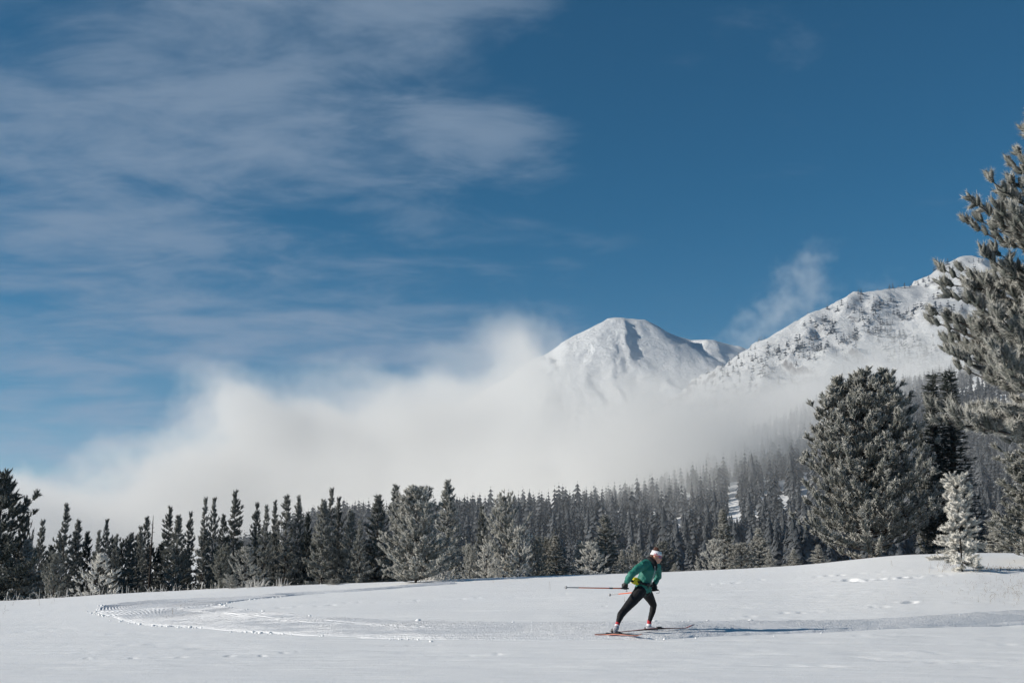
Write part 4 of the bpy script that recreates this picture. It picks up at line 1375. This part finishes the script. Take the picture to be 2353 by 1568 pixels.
SKIBLACK = simple_mat('ski_black', (0.022, 0.02, 0.022), 0.3, 0.5, 0, 0.1, 20)
ZIPM = simple_mat('zip_grey', (0.42, 0.44, 0.42), 0.5, 0.4, 0, 0.1, 20)

hipR, hipL = SP(1160, 765, -0.08), SP(1235, 770, 0.10)
kneeR, kneeL = SP(960, 1003, -0.26), SP(1330, 935, 0.28)
ankR, ankL = SP(874, 1180, -0.42), SP(1275, 1165, 0.33)
shR, shL = SP(1188, 440, -0.12), SP(1378, 462, 0.17)
elR, elL = SP(1046, 552, -0.24), SP(1388, 575, 0.24)
wrR, wrL = SP(984, 652, -0.16), SP(1342, 675, 0.16)
pelvis, waist, chest, neck = SP(1192, 715), SP(1215, 620), SP(1262, 500, 0.01), SP(1300, 395, 0.02)
headc = SP(1368, 318, 0.0)
base_p = Vector(SP(1190, 1300))
person = obj('person', None, label='skier in a green jacket, black tights and white headband, skating to the right', cat='person')
person.location = base_p
person.empty_display_size = 0.3

# head axes: forward (to the right and a little towards the camera, tipped down), up, and the person's left
fwd = np.array([0.90, -0.38, -0.20]); fwd /= np.linalg.norm(fwd)
upv = np.array([0.22, -0.02, 0.97]); upv -= fwd * (upv @ fwd); upv /= np.linalg.norm(upv)
lft = np.cross(upv, fwd)
HR = np.stack([fwd, lft, upv], 1)


def HP(f_, l_, u_):
    return headc + fwd * f_ + lft * l_ + upv * u_


b = Blob()
b.ball(HP(-0.012, 0, 0.03), (0.094, 0.073, 0.088), HR)           # skull
b.ball(HP(0.022, 0, -0.045), (0.066, 0.060, 0.068), HR)          # face
b.ball(HP(0.048, 0, -0.098), (0.030, 0.032, 0.026), HR)          # chin
b.ball(HP(0.020, 0.030, -0.078), (0.050, 0.026, 0.032), HR)      # jaw
b.ball(HP(0.020, -0.030, -0.078), (0.050, 0.026, 0.032), HR)
b.limb([(HP(0.080, 0, -0.006), 0.009), (HP(0.102, 0, -0.042), 0.013)])   # nose
b.ball(HP(0.090, 0, -0.048), (0.016, 0.019, 0.010), HR)
b.ball(HP(0.080, 0, -0.070), (0.013, 0.024, 0.007), HR)          # lips
b.ball(HP(0.078, 0, -0.082), (0.012, 0.021, 0.007), HR)
for s_ in (-1, 1):
    b.ball(HP(0.060, 0.030 * s_, -0.036), (0.026, 0.024, 0.020), HR)     # cheek
    b.ball(HP(-0.008, 0.076 * s_, -0.022), (0.020, 0.008, 0.032), HR)    # ear
    b.ball(HP(0.074, 0.032 * s_, 0.000), (0.012, 0.014, 0.010), HR)      # eye under the glasses
b.limb([(HP(-0.02, 0, -0.06), 0.055), (neck, 0.056), (chest * 0.4 + neck * 0.6, 0.06)])
b.limb([(pelvis, 0.115), (waist, 0.100), (chest, 0.115), (neck - np.array([0.02, 0, 0.06]), 0.075)])
b.limb([(shR, 0.050), (neck - np.array([0, 0, 0.05]), 0.06), (shL, 0.050)])
for sh_, el_2, wr_ in ((shR, elR, wrR), (shL, elL, wrL)):
    b.limb([(sh_, 0.050), (el_2, 0.036), (wr_, 0.026)])
for hp_, kn_, an_ in ((hipR, kneeR, ankR), (hipL, kneeL, ankL)):
    b.limb([(hp_, 0.078), (kn_, 0.046), (an_, 0.030)])
    b.limb([(an_, 0.030), (an_ + np.array([0.0, 0, -0.03]), 0.028)])
# hands: palm, four fingers closed round the grip, thumb
GR = SP(958, 735, -0.13)
GL = SP(1345, 752, 0.12)


def hand(bl, wr_, grip, swing, out_, extra=0.0):
    """a closed hand: SWING is the direction of the pole, OUT_ points to the back of the hand"""
    d = grip - wr_
    d /= np.linalg.norm(d)
    a = np.asarray(swing, float); a -= d * (a @ d); a /= np.linalg.norm(a)        # along the knuckles
    o_ = np.cross(d, a)
    if o_ @ np.asarray(out_) < 0:
        o_ = -o_
    palm = wr_ + d * 0.055
    bl.limb([(wr_, 0.027 + extra), (palm + a * 0.012, 0.029 + extra)])
    bl.limb([(wr_, 0.027 + extra), (palm - a * 0.016, 0.028 + extra)])
    for i, (off, ln) in enumerate(((0.033, 0.92), (0.011, 1.0), (-0.011, 0.95), (-0.032, 0.78))):
        k0 = wr_ + d * 0.075 + a * off + o_ * 0.006
        k1 = k0 + d * 0.034 * ln + o_ * 0.004
        k2 = k1 + d * 0.010 * ln - o_ * 0.028 * ln
        k3 = k2 - d * 0.022 * ln - o_ * 0.006
        r0 = 0.0105 + extra * 0.6
        bl.limb([(k0, r0 * 1.1), (k1, r0), (k2, r0 * 0.95), (k3, r0 * 0.85)])
    t0 = wr_ + d * 0.030 + a * 0.024
    t1 = t0 + a * 0.024 + d * 0.022 - o_ * 0.014
    t2 = t1 + d * 0.030 - a * 0.008 - o_ * 0.016
    bl.limb([(t0, 0.015 + extra * 0.5), (t1, 0.012 + extra * 0.6), (t2, 0.010 + extra * 0.6)])
    return palm + d * 0.035 - o_ * 0.020


hand(b, wrR, GR, (-1, 0, -0.05), (0.1, -1, 0.0))
hand(b, wrL, GL, (-1, 0.3, -0.1), (0.6, 0.8, 0.0))
b.build('body', SKIN, 0.0075, 3, person)

# jacket
j = Blob()
j.limb([(SP(1190, 722, 0), 0.1395), (SP(1203, 672, 0), 0.1321), (waist, 0.128), (SP(1240, 560, 0), 0.1302), (chest, 0.150), (SP(1282, 438, 0.02), 0.1163), (SP(1300, 400, 0.02), 0.0744)])
j.limb([(SP(1180, 725, -0.03), 0.1190), (SP(1225, 738, 0.03), 0.1116)])
j.limb([(SP(1250, 735, 0.02), 0.0791), (SP(1255, 660, 0.02), 0.0791)])
j.limb([(shR, 0.080), (SP(1245, 420, -0.03), 0.0884), (SP(1300, 425, 0.04), 0.0930), (shL, 0.078)])
j.limb([(shR, 0.080), (SP(1118, 488, -0.19), 0.0670), (elR, 0.064), (SP(1012, 605, -0.2), 0.0539), (SP(987, 652, -0.165), 0.0409)])
j.limb([(shL, 0.076), (SP(1388, 520, 0.21), 0.0614), (elL, 0.060), (SP(1365, 628, 0.2), 0.0502), (SP(1346, 662, 0.17), 0.0400)])


def folds(co):
    x, y, z = co[:, 0], co[:, 1], co[:, 2]
    a = fbm((x + z * 0.8) * 15, (z - x * 0.3 + y) * 7, 3, 41, 0.5, True) - 0.5
    c = fbm((x - z * 0.9) * 22, (z + y) * 9, 3, 43, 0.5, True) - 0.5
    return a * 0.020 + c * 0.010


jk = j.build('jacket', JACKET, 0.009, 4, person, folds)
# hem band, collar, zip
zipn = np.array([0.78, -0.62, 0.0])
zp = [SP(1345, 445, -0.13), SP(1345, 500, -0.155), SP(1330, 560, -0.155), SP(1305, 620, -0.150), SP(1290, 680, -0.145)]
strip('zip', [p + zipn * 0.004 for p in zp], 0.011, 0.006, zipn, ZIPM, jk)
jk.children[0].matrix_parent_inverse.identity()
for ch in jk.children:
    ch.location = -base_p
# lining seen at the open neck
n_ = Blob()
n_.limb([(SP(1296, 368, 0.0), 0.074), (SP(1322, 408, -0.02), 0.080), (SP(1340, 452, -0.06), 0.060), (SP(1352, 480, -0.09), 0.035)])
n_.build('neck_warmer', BLACKF, 0.008, 3, person)

# tights
t_ = Blob()
t_.limb([(SP(1165, 745, -0.02), 0.118), (SP(1222, 752, 0.03), 0.112)])
t_.limb([(hipR, 0.116), (SP(1075, 872, -0.16), 0.096), (kneeR, 0.070), (SP(915, 1060, -0.33), 0.066), (SP(893, 1120, -0.38), 0.050), (SP(878, 1170, -0.415), 0.037)])
t_.limb([(hipL, 0.108), (SP(1292, 862, 0.2), 0.082), (kneeL, 0.063), (SP(1318, 1010, 0.30), 0.059), (SP(1296, 1080, 0.32), 0.047), (SP(1277, 1145, 0.33), 0.036)])
t_.build('tights', BLACKF, 0.009, 4, person, lambda c: (fbm((c[:, 0] + c[:, 2]) * 30, (c[:, 2] + c[:, 1]) * 12, 2, 5) - 0.5) * 0.006)

# ankle gaiters and boots
for an_, top_, heel, ball_, toe, lab in ((ankR, SP(884, 1150, -0.40), SP(812, 1262, -0.45), SP(858, 1292, -0.45), SP(872, 1305, -0.46), None),
                                         (ankL, SP(1278, 1135, 0.33), SP(1232, 1238, 0.33), SP(1315, 1238, 0.30), SP(1368, 1247, 0.28), None)):
    g_ = Blob()
    dv = an_ - top_
    g_.limb([(top_, 0.040), (an_ + dv * 0.6, 0.043), (an_ + dv * 1.6, 0.046)])
    so = g_.build('sock', REDF, 0.006, 2, person)
    st_ = Blob()
    st_.limb([(an_ + dv * 0.55, 0.0445), (an_ + dv * 0.75, 0.0455)])
    st_.build('sock_stripe', WHITEF, 0.005, 1, so)
    so.children[0].location = -base_p + base_p
    so.children[0].location = -base_p
    bt = Blob()
    cuff = an_ + dv * 1.5
    bt.limb([(cuff, 0.050), (heel * 0.45 + cuff * 0.35 + ball_ * 0.2, 0.050), (ball_, 0.042), (toe, 0.030)])
    bt.limb([(heel * 0.5 + cuff * 0.5, 0.045), (ball_, 0.040)])
    bo = bt.build('boot', BOOTW, 0.006, 3, person)
    hb = Blob()
    hb.limb([(heel, 0.036), (heel * 0.55 + cuff * 0.45, 0.043), (heel * 0.2 + cuff * 0.8, 0.046)])
    hb.build('heel_cup', BOOTB, 0.006, 2, bo)
    sl = Blob()
    dn = np.array([0, 0, -0.026])
    sl.limb([(heel + dn * 0.7, 0.024), (ball_ + dn, 0.024), (toe + dn * 0.6, 0.020)])
    sl.build('sole', BOOTB, 0.006, 2, bo)
    for ch in bo.children:
        ch.location = -base_p

# gloves
for nm_, wr_, gp, sw, ou in (('glove', wrR, GR, (-1, 0, -0.05), (0.1, -1, 0.0)), ('glove', wrL, GL, (-1, 0.3, -0.1), (0.6, 0.8, 0.0))):
    gl = Blob()
    hand(gl, wr_, gp, sw, ou, 0.008)
    dd2 = (gp - wr_) / np.linalg.norm(gp - wr_)
    gl.limb([(wr_ - dd2 * 0.02, 0.043), (wr_ + dd2 * 0.03, 0.037)])
    gl.build(nm_, GLOVEM, 0.0055, 2, person)

# hair: cap of hair, knot on the top, strands at the neck
h = Blob()
h.ball(HP(-0.022, 0, 0.045), (0.094, 0.078, 0.086), HR)
h.ball(HP(-0.075, 0, -0.02), (0.045, 0.066, 0.065), HR)
h.limb([(HP(-0.01, 0.0, 0.122), 0.032), (HP(-0.045, 0.0, 0.128), 0.034)])
h.limb([(HP(-0.085, -0.03, -0.045), 0.032), (HP(-0.10, -0.04, -0.09), 0.024), (HP(-0.115, -0.045, -0.115), 0.014)])
h.limb([(HP(-0.02, -0.078, -0.03), 0.012), (HP(0.0, -0.075, -0.075), 0.008)])
h.limb([(HP(-0.05, -0.06, -0.05), 0.024), (HP(-0.055, -0.05, -0.10), 0.016)])
h.build('hair', HAIRM, 0.0065, 2, person, lambda c: (fbm(c[:, 0] * 60, (c[:, 1] + c[:, 2]) * 60, 2, 9) - 0.5) * 0.010)

# headband with its print
def band(name, a0, a1, u0, u1, grow, mat, parent, n=40, thick=0.006):
    """part of a ring round the head from angle A0 to A1 (0 = forward, positive to the person's left)"""
    aa = np.linspace(a0, a1, n)
    V, q = [], []
    for a in aa:
        for (u, g) in ((u0, 0), (u1, 0), (u1, thick), (u0, thick)):
            k = math.sqrt(max(0.2, 1 - ((u - 0.03) / 0.105) ** 2))
            V.append(HP(-0.012 + (0.098 * k + grow + g) * math.cos(a), (0.079 * k + grow + g) * math.sin(a), u))
    closed = abs(a1 - a0) > 6.28
    for i in range(n - 1):
        for c_ in range(4):
            q.append((i * 4 + c_, i * 4 + (c_ + 1) % 4, (i + 1) * 4 + (c_ + 1) % 4, (i + 1) * 4 + c_))
    if not closed:
        q += [(3, 2, 1, 0), ((n - 1) * 4, (n - 1) * 4 + 1, (n - 1) * 4 + 2, (n - 1) * 4 + 3)]
    o = obj(name, mesh_arrays(name, np.array(V) - np.array(base_p), q, None, mat, True), parent)
    return o


hbnd = band('headband', 0, 2 * math.pi + 0.001, 0.010, 0.092, 0.004, WHITEF, person, 56)
# small teal word mark on the front: upright bars of uneven height
for i, (a, wd_, u0, u1) in enumerate(((-0.62, 0.05, 0.052, 0.074), (-0.55, 0.05, 0.054, 0.070), (-0.48, 0.05, 0.052, 0.070), (-0.41, 0.05, 0.054, 0.074), (-0.34, 0.05, 0.052, 0.068), (-0.27, 0.05, 0.054, 0.070))):
    band('print_letter', a, a + wd_, u0, u1, 0.0085, TEAL, hbnd, 3, 0.003).location = (0, 0, 0)
band('print_stripe', -1.75, -1.15, 0.030, 0.038, 0.0085, REDP, hbnd, 10, 0.003)
band('print_mark', -1.42, -1.25, 0.040, 0.052, 0.0085, LENS, hbnd, 5, 0.003)

# sunglasses
sg = band('sunglasses', -0.75, 0.75, 0.010, 0.018, 0.010, REDP, person, 24, 0.006)
band('lens', -0.68, -0.06, -0.026, 0.012, 0.004, LENS, sg, 14, 0.006)
band('lens', 0.06, 0.68, -0.026, 0.012, 0.004, LENS, sg, 14, 0.006)
band('temple_arm', -1.70, -0.74, 0.008, 0.018, 0.009, REDP, sg, 14, 0.005)
band('temple_arm', 0.74, 1.70, 0.008, 0.018, 0.009, REDP, sg, 14, 0.005)
mo = Blob()
mo.ball(HP(0.0905, 0, -0.0765), (0.004, 0.018, 0.004), HR)
mo.build('mouth', simple_mat('lip', (0.30, 0.07, 0.07), 0.5), 0.002, 1, person)

# waist pack: strap round the waist, yellow pouch with a black bottle cap at the back
pk = obj('waist_pack', None, label='bright yellow waist pack with a black strap, worn at the small of the skier\'s back', cat='waist pack')
pk.location = SP(1105, 635, -0.05)
pb = Blob()
pb.limb([(SP(1085, 630, -0.09), 0.052), (SP(1118, 636, -0.07), 0.060), (SP(1140, 640, -0.03), 0.050)])
pb.limb([(SP(1095, 625, 0.0), 0.050), (SP(1130, 630, 0.05), 0.05)])
pb.build('pouch', YELLOW, 0.007, 2, pk, lambda c: (fbm(c[:, 0] * 40, (c[:, 1] + c[:, 2]) * 40, 3, 19, 0.5, True) - 0.5) * 0.03)
bc = Blob()
bc.limb([(SP(1075, 632, -0.11), 0.026), (SP(1052, 630, -0.13), 0.020)])
bc.build('bottle_cap', BLACKF, 0.005, 1, pk)
wc = SP(1212, 660, 0.0)
sp_ = [(1140, 640, -0.13), (1165, 650, -0.150), (1195, 662, -0.158), (1225, 672, -0.155), (1255, 680, -0.140), (1285, 688, -0.105), (1305, 692, -0.05), (1312, 692, 0.02), (1300, 684, 0.09), (1260, 672, 0.14), (1200, 660, 0.15), (1140, 645, 0.12), (1100, 635, 0.04)]
P_ = np.array([SP(*q) for q in sp_])
Nn_ = P_ - wc
Nn_[:, 2] = 0
Pq = catmull(P_, 5)
Nq = catmull(Nn_, 5)
strip('strap', Pq + Nq / np.linalg.norm(Nq, axis=1, keepdims=True) * 0.012, 0.042, 0.008, Nq, BLACKF, pk)
strip('buckle', [SP(1248, 668, -0.172), SP(1268, 676, -0.160), SP(1285, 684, -0.142)], [0.05, 0.055, 0.05], 0.014, zipn, SKIBLACK, pk)
strip('strap_end', [SP(1262, 690, -0.165), SP(1258, 708, -0.168), SP(1262, 726, -0.165)], 0.026, 0.005, zipn, BLACKF, pk)

# poles
def pole(grip_p, tip_p, label):
    L = tip_p - grip_p
    n = np.linalg.norm(L)
    d = L / n
    r = obj('ski_pole', None, label=label, cat='ski pole', group='ski poles')
    r.location = tip_p
    o0 = np.array(tip_p)
    def tube(nm, pts, rad_s, mat, m=10):
        v, f = tubes([np.array(pts) - o0], [np.array(rad_s)], m)
        return obj(nm, mesh_arrays(nm, v, f, None, mat, True), r)
    top = grip_p - d * 0.09
    tube('grip', [top, top + d * 0.01, grip_p, grip_p + d * 0.07], [0.011, 0.016, 0.014, 0.013], SKIBLACK)
    tube('shaft', [grip_p + d * 0.06, grip_p + d * (n * 0.78)], [0.0108, 0.0095], ORANGE)
    tube('shaft_mark', [grip_p + d * n * 0.20, grip_p + d * (n * 0.26)], [0.0135, 0.013], SKIBLACK)
    tube('lower_shaft', [grip_p + d * (n * 0.775), tip_p - d * 0.03], [0.011, 0.008], GREYP)
    tube('basket', [tip_p - d * 0.05, tip_p - d * 0.04, tip_p - d * 0.02, tip_p - d * 0.012], [0.007, 0.024, 0.028, 0.006], GREYP, 12)
    tube('tip', [tip_p - d * 0.02, tip_p + d * 0.018], [0.005, 0.0015], GREYP, 8)
    side = np.cross(d, [0, 0, 1]); side /= np.linalg.norm(side)
    pts = [top + d * 0.02 + side * 0.01, top + d * 0.03 + side * 0.04 + np.array([0.01, 0, -0.02]), top + d * 0.03 + side * 0.03 + np.array([0.015, 0, -0.05]), top + d * 0.07 + np.array([0.01, 0, -0.05])]
    tube('strap', pts, [0.004] * 4, BLACKF, 6)
    return r


dR = (GR - wrR) / np.linalg.norm(GR - wrR)
pole(SP(960, 724, -0.14), SP(205, 712, -0.70), 'orange pole in the trailing hand, its whole length seen against the snow')
pole(SP(1345, 748, 0.11), SP(765, 808, 1.0), 'orange pole in the far hand, its middle hidden behind the skier\'s thigh')

# skis
def ski(tail, tip, lift, label, bind_t, top_mat, side_mat, roll=0.0):
    d = tip - tail
    n = np.linalg.norm(d)
    d = d / n
    sidev = np.cross(d, [0, 0, 1]); sidev /= np.linalg.norm(sidev)
    nv = np.cross(sidev, d)
    c, s = math.cos(roll), math.sin(roll)
    sidev, nv = sidev * c + nv * s, nv * c - sidev * s
    r = obj('ski', None, label=label, cat='ski', group='skis')
    r.location = tail
    t = np.linspace(0, 1, 40)
    up = lift * sstep(t, 0.86, 1.0) ** 1.3 + 0.012 * np.sin(t * math.pi)
    hw = 0.022 + 0.003 * np.cos((t - 0.5) * 2 * math.pi)
    hw = hw * np.clip((1 - t) / 0.05, 0.25, 1) * np.clip(t / 0.01, 0.8, 1)
    th = 0.006 + 0.016 * np.exp(-((t - 0.46) / 0.22) ** 2)
    P = d[None] * (t * n)[:, None] + nv[None] * up[:, None]
    def body_mesh(nm, z0, z1, mat, wmul, parent):
        ring = np.stack([P - sidev * (hw * wmul)[:, None] + nv * z0[:, None], P + sidev * (hw * wmul)[:, None] + nv * z0[:, None],
                         P + sidev * (hw * wmul * 0.94)[:, None] + nv * z1[:, None], P - sidev * (hw * wmul * 0.94)[:, None] + nv * z1[:, None]], 1)
        m_ = len(t)
        g = np.arange(m_ * 4).reshape(m_, 4)
        q = np.stack([g[:-1], np.roll(g, -1, 1)[:-1], np.roll(g, -1, 1)[1:], g[1:]], -1).reshape(-1, 4)
        q = np.vstack([q, g[0][::-1], g[-1]])
        return obj(nm, mesh_arrays(nm, ring.reshape(-1, 3), q, None, mat), parent)
    body_mesh('ski_base', np.zeros(40), th, side_mat, 1.0, r)
    body_mesh('top_sheet', th + 0.0005, th + 0.0035, top_mat, 0.9, r)
    mid = d * (bind_t * n)
    bh = 0.024
    v = []
    bm2 = bmesh.new()
    for (a0, a1, w_, h0, h1) in ((-0.20, 0.06, 0.020, bh, bh + 0.012), (0.02, 0.10, 0.026, bh + 0.010, bh + 0.040), (0.08, 0.14, 0.018, bh, bh + 0.022)):
        vs = []
        for a in (a0, a1):
            for w2 in (-w_, w_):
                for hz_ in (h0, h1):
                    hh = hz_ if a == a0 or hz_ == h0 else hz_ - 0.006
                    vs.append(bm2.verts.new(mid + d * a + sidev * w2 + nv * hh))
        for f_ in ((0, 1, 3, 2), (4, 6, 7, 5), (0, 4, 5, 1), (2, 3, 7, 6), (0, 2, 6, 4), (1, 5, 7, 3)):
            bm2.faces.new([vs[i] for i in f_])
    bme = bpy.data.meshes.new('binding')
    bm2.to_mesh(bme)
    bm2.free()
    bme.materials.append(SKIBLACK)
    obj('binding', bme, r)
    return r


def on_ground(zx, zy, lift=0.05):
    g = ray_ground((1550 + zx / 4.48) * 0.81271, (1500 + zy / 4.48) * 0.81271)
    return np.array([g[0], g[1], float(ground_height(np.array([g[0]]), np.array([g[1]]))[0]) + lift])


tailL, tipL = on_ground(885, 1312, 0.055), on_ground(1850, 1266, 0.06)
print('left ski', np.linalg.norm(tipL - tailL), tailL, tipL)
ski(tailL, tipL, 0.055, 'far ski under the bent leg, its tip curving up to the right', 0.49, SKIRED, SKIBLACK)
tR = on_ground(592, 1330, 0.045)
tR2 = SP(1195, 1326, -1.05)
print('right ski', np.linalg.norm(tR2 - tR), tR, tR2, 'ground there', ground_height(np.array([tR2[0]]), np.array([tR2[1]])))
ski(tR, tR2, 0.03, 'near orange ski at the trailing foot, edged and pushing off', 0.44, SKIBLACK, SKIORANGE, -0.35)
for k_ in ('ankR', 'ankL'):
    print(k_, globals()[k_], ground_height(np.array([globals()[k_][0]]), np.array([globals()[k_][1]])))

# ------------------------------------------------------------------ frosted grass, stems and small shrubs
FROSTG = simple_mat('frosted_straw', (0.60, 0.585, 0.56), 0.8, 0.2, 0, 0.2, 20)
STRAW = simple_mat('dry_straw', (0.20, 0.155, 0.10), 0.85, 0.15, 0, 0.3, 20)


def blades(spots, rs, mat_name=None):
    """SPOTS: (x, y, height, lean, thickness, knob) -> verts, faces of curved stems"""
    paths, rr = [], []
    for (x, y, hgt, lean, th, knob) in spots:
        z = float(ground_height(np.array([x]), np.array([y]))[0]) - 0.03
        a = rs.uniform(0, 6.28)
        t = np.linspace(0, 1, 6)
        bend = lean * hgt * t ** rs.uniform(1.4, 2.6)
        drop = np.where(np.abs(lean) > 0.8, -0.45 * hgt * t ** 4, 0)
        P = np.stack([x + bend * (0.3 + 0.7 * math.cos(a)), y + bend * math.sin(a) * 0.5, z + hgt * t + drop], -1)
        paths.append(P)
        r = th * (1 - 0.45 * t)
        if knob:
            r = r + th * 1.6 * np.array([0, 0, 0, 0.1, 1.0, 0.6])
        rr.append(r)
    return tubes(paths, rr, 3)


rs = np.random.default_rng(5)


def spot(px, dep, yabs=None):
    ux = pixdir(px, 1300)[0]
    y = yabs or float(smooth_interp(np.array([ux]), CU, CYD)[0]) + dep
    return ux * y, y


sp1 = []
for (a, b_, n, h0, h1) in ((-20, 60, 34, 0.15, 0.5), (60, 130, 22, 0.12, 0.6), (120, 210, 36, 0.15, 0.5), (205, 260, 16, 0.3, 0.85), (255, 400, 44, 0.12, 0.45), (400, 560, 46, 0.12, 0.5), (640, 760, 14, 0.06, 0.2)):
    for i in range(n):
        x, y = spot(a + (b_ - a) * ((int(rs.integers(5)) + rs.random() ** 2 * 0.7) / 5), rs.uniform(-0.5, 1.5))
        sp1.append((x, y, h0 * 0.6 + (h1 - h0 * 0.6) * rs.random() ** 2.2, rs.normal(0, 0.8), rs.uniform(0.007, 0.017), rs.random() < 0.4))
v, f = blades(sp1, rs)
obj('frosted_stems', mesh_arrays('frosted_stems', v, f, None, FROSTG, True), kind='stuff')


def clump(px, hwid, n, h0, h1, label, cat, lean, dep=0.0, th=0.014):
    x0, y0 = spot(px, dep)
    w_ = hwid / F * y0
    s_ = []
    for i in range(n):
        k = rs.normal(0, 0.45)
        s_.append((x0 + np.clip(k, -1, 1) * w_, y0 + rs.normal(0, 0.3), rs.uniform(h0, h1) * (1 - 0.5 * min(1, abs(k))), k * 0.5 + rs.normal(lean, 0.25), rs.uniform(0.6, 1.3) * th, False))
    v, f = blades(s_, rs)
    z0 = float(ground_height(np.array([x0]), np.array([y0]))[0])
    o = obj('grass_clump' if cat == 'grass' else 'shrub', mesh_arrays('grass_clump', v - np.array([x0, y0, z0]), f, None, FROSTG, True), label=label, cat=cat, group='frosted grass clumps on the crest')
    o.location = (x0, y0, z0)


clump(1005, 52, 90, 0.25, 0.85, 'large clump of white frosted grass bending right in front of the big pale pine', 'grass', 0.45, -0.6)
clump(592, 34, 44, 0.2, 0.6, 'clump of white frosted grass right of the white upswept sapling on the left', 'grass', 0.2, -0.4)
clump(648, 22, 22, 0.15, 0.5, 'thin clump of white grass just right of the larger clump by the sapling', 'grass', 0.2, -0.3)
# shrubs built from frosted shoots
for (px, hw, top, lab, dep) in ((767, 20, 1328, 'low round white frosted shrub alone on the crest left of the big pale pine', -0.5), (535, 18, 1318, 'low white frosted shrub at the left foot of the upswept white sapling', -0.4)):
    T('shrub', 'bushy1', px, top, hw, dep, 0.95, 0.3, lab, 'shrub')
T('pine_tree', 'open0', 564, 1252, 50, 1.5, 0.95, 0.3, 'white upswept frosted sapling beside bent white grass on the left')
# dry grass by the lone sapling and at the right edge
sp2 = []
for i in range(70):
    g = ray_ground(rs.normal(2185, 22), rs.uniform(1296, 1312))
    sp2.append((g[0], g[1], rs.uniform(0.08, 0.34), rs.normal(-0.3, 0.6), rs.uniform(0.002, 0.005), False))
for i in range(160):
    g = ray_ground(rs.uniform(2235, 2352), rs.normal(1306, 2.2))
    sp2.append((g[0], g[1], rs.uniform(0.04, 0.13), rs.normal(0, 0.6), rs.uniform(0.004, 0.009), False))
for i in range(200):
    px = 2352 - abs(rs.normal(0, 60))
    g = ray_ground(px, rs.normal(1350, 16))
    sp2.append((g[0], g[1], rs.uniform(0.04, 0.18), rs.normal(0, 0.8), rs.uniform(0.0015, 0.004), False))
for i in range(60):
    g = ray_ground(rs.uniform(2030, 2352), rs.uniform(1330, 1385))
    sp2.append((g[0], g[1], rs.uniform(0.03, 0.14), rs.normal(0, 0.9), rs.uniform(0.0015, 0.004), False))
for (px, py) in ((414, 1400), (95, 1390), (245, 1365), (130, 1380), (20, 1400), (10, 1410), (1265, 1358), (1432, 1380), (1130, 1340), (1620, 1302), (2330, 1290), (2045, 1300), (395, 1412), (30, 1390), (115, 1385)):
    g = ray_ground(px + rs.normal(0, 3), py)
    sp2.append((g[0], g[1], rs.uniform(0.12, 0.35), rs.normal(0.4, 0.6), rs.uniform(0.004, 0.008), False))
v, f = blades(sp2, rs)
obj('dry_grass', mesh_arrays('dry_grass', v, f, None, STRAW, True), kind='stuff')
print('TOTAL TRIS', sum(len(p.polygons) * (2 if len(p.polygons) and p.polygons[0].loop_total == 4 else 1) for p in bpy.data.meshes))
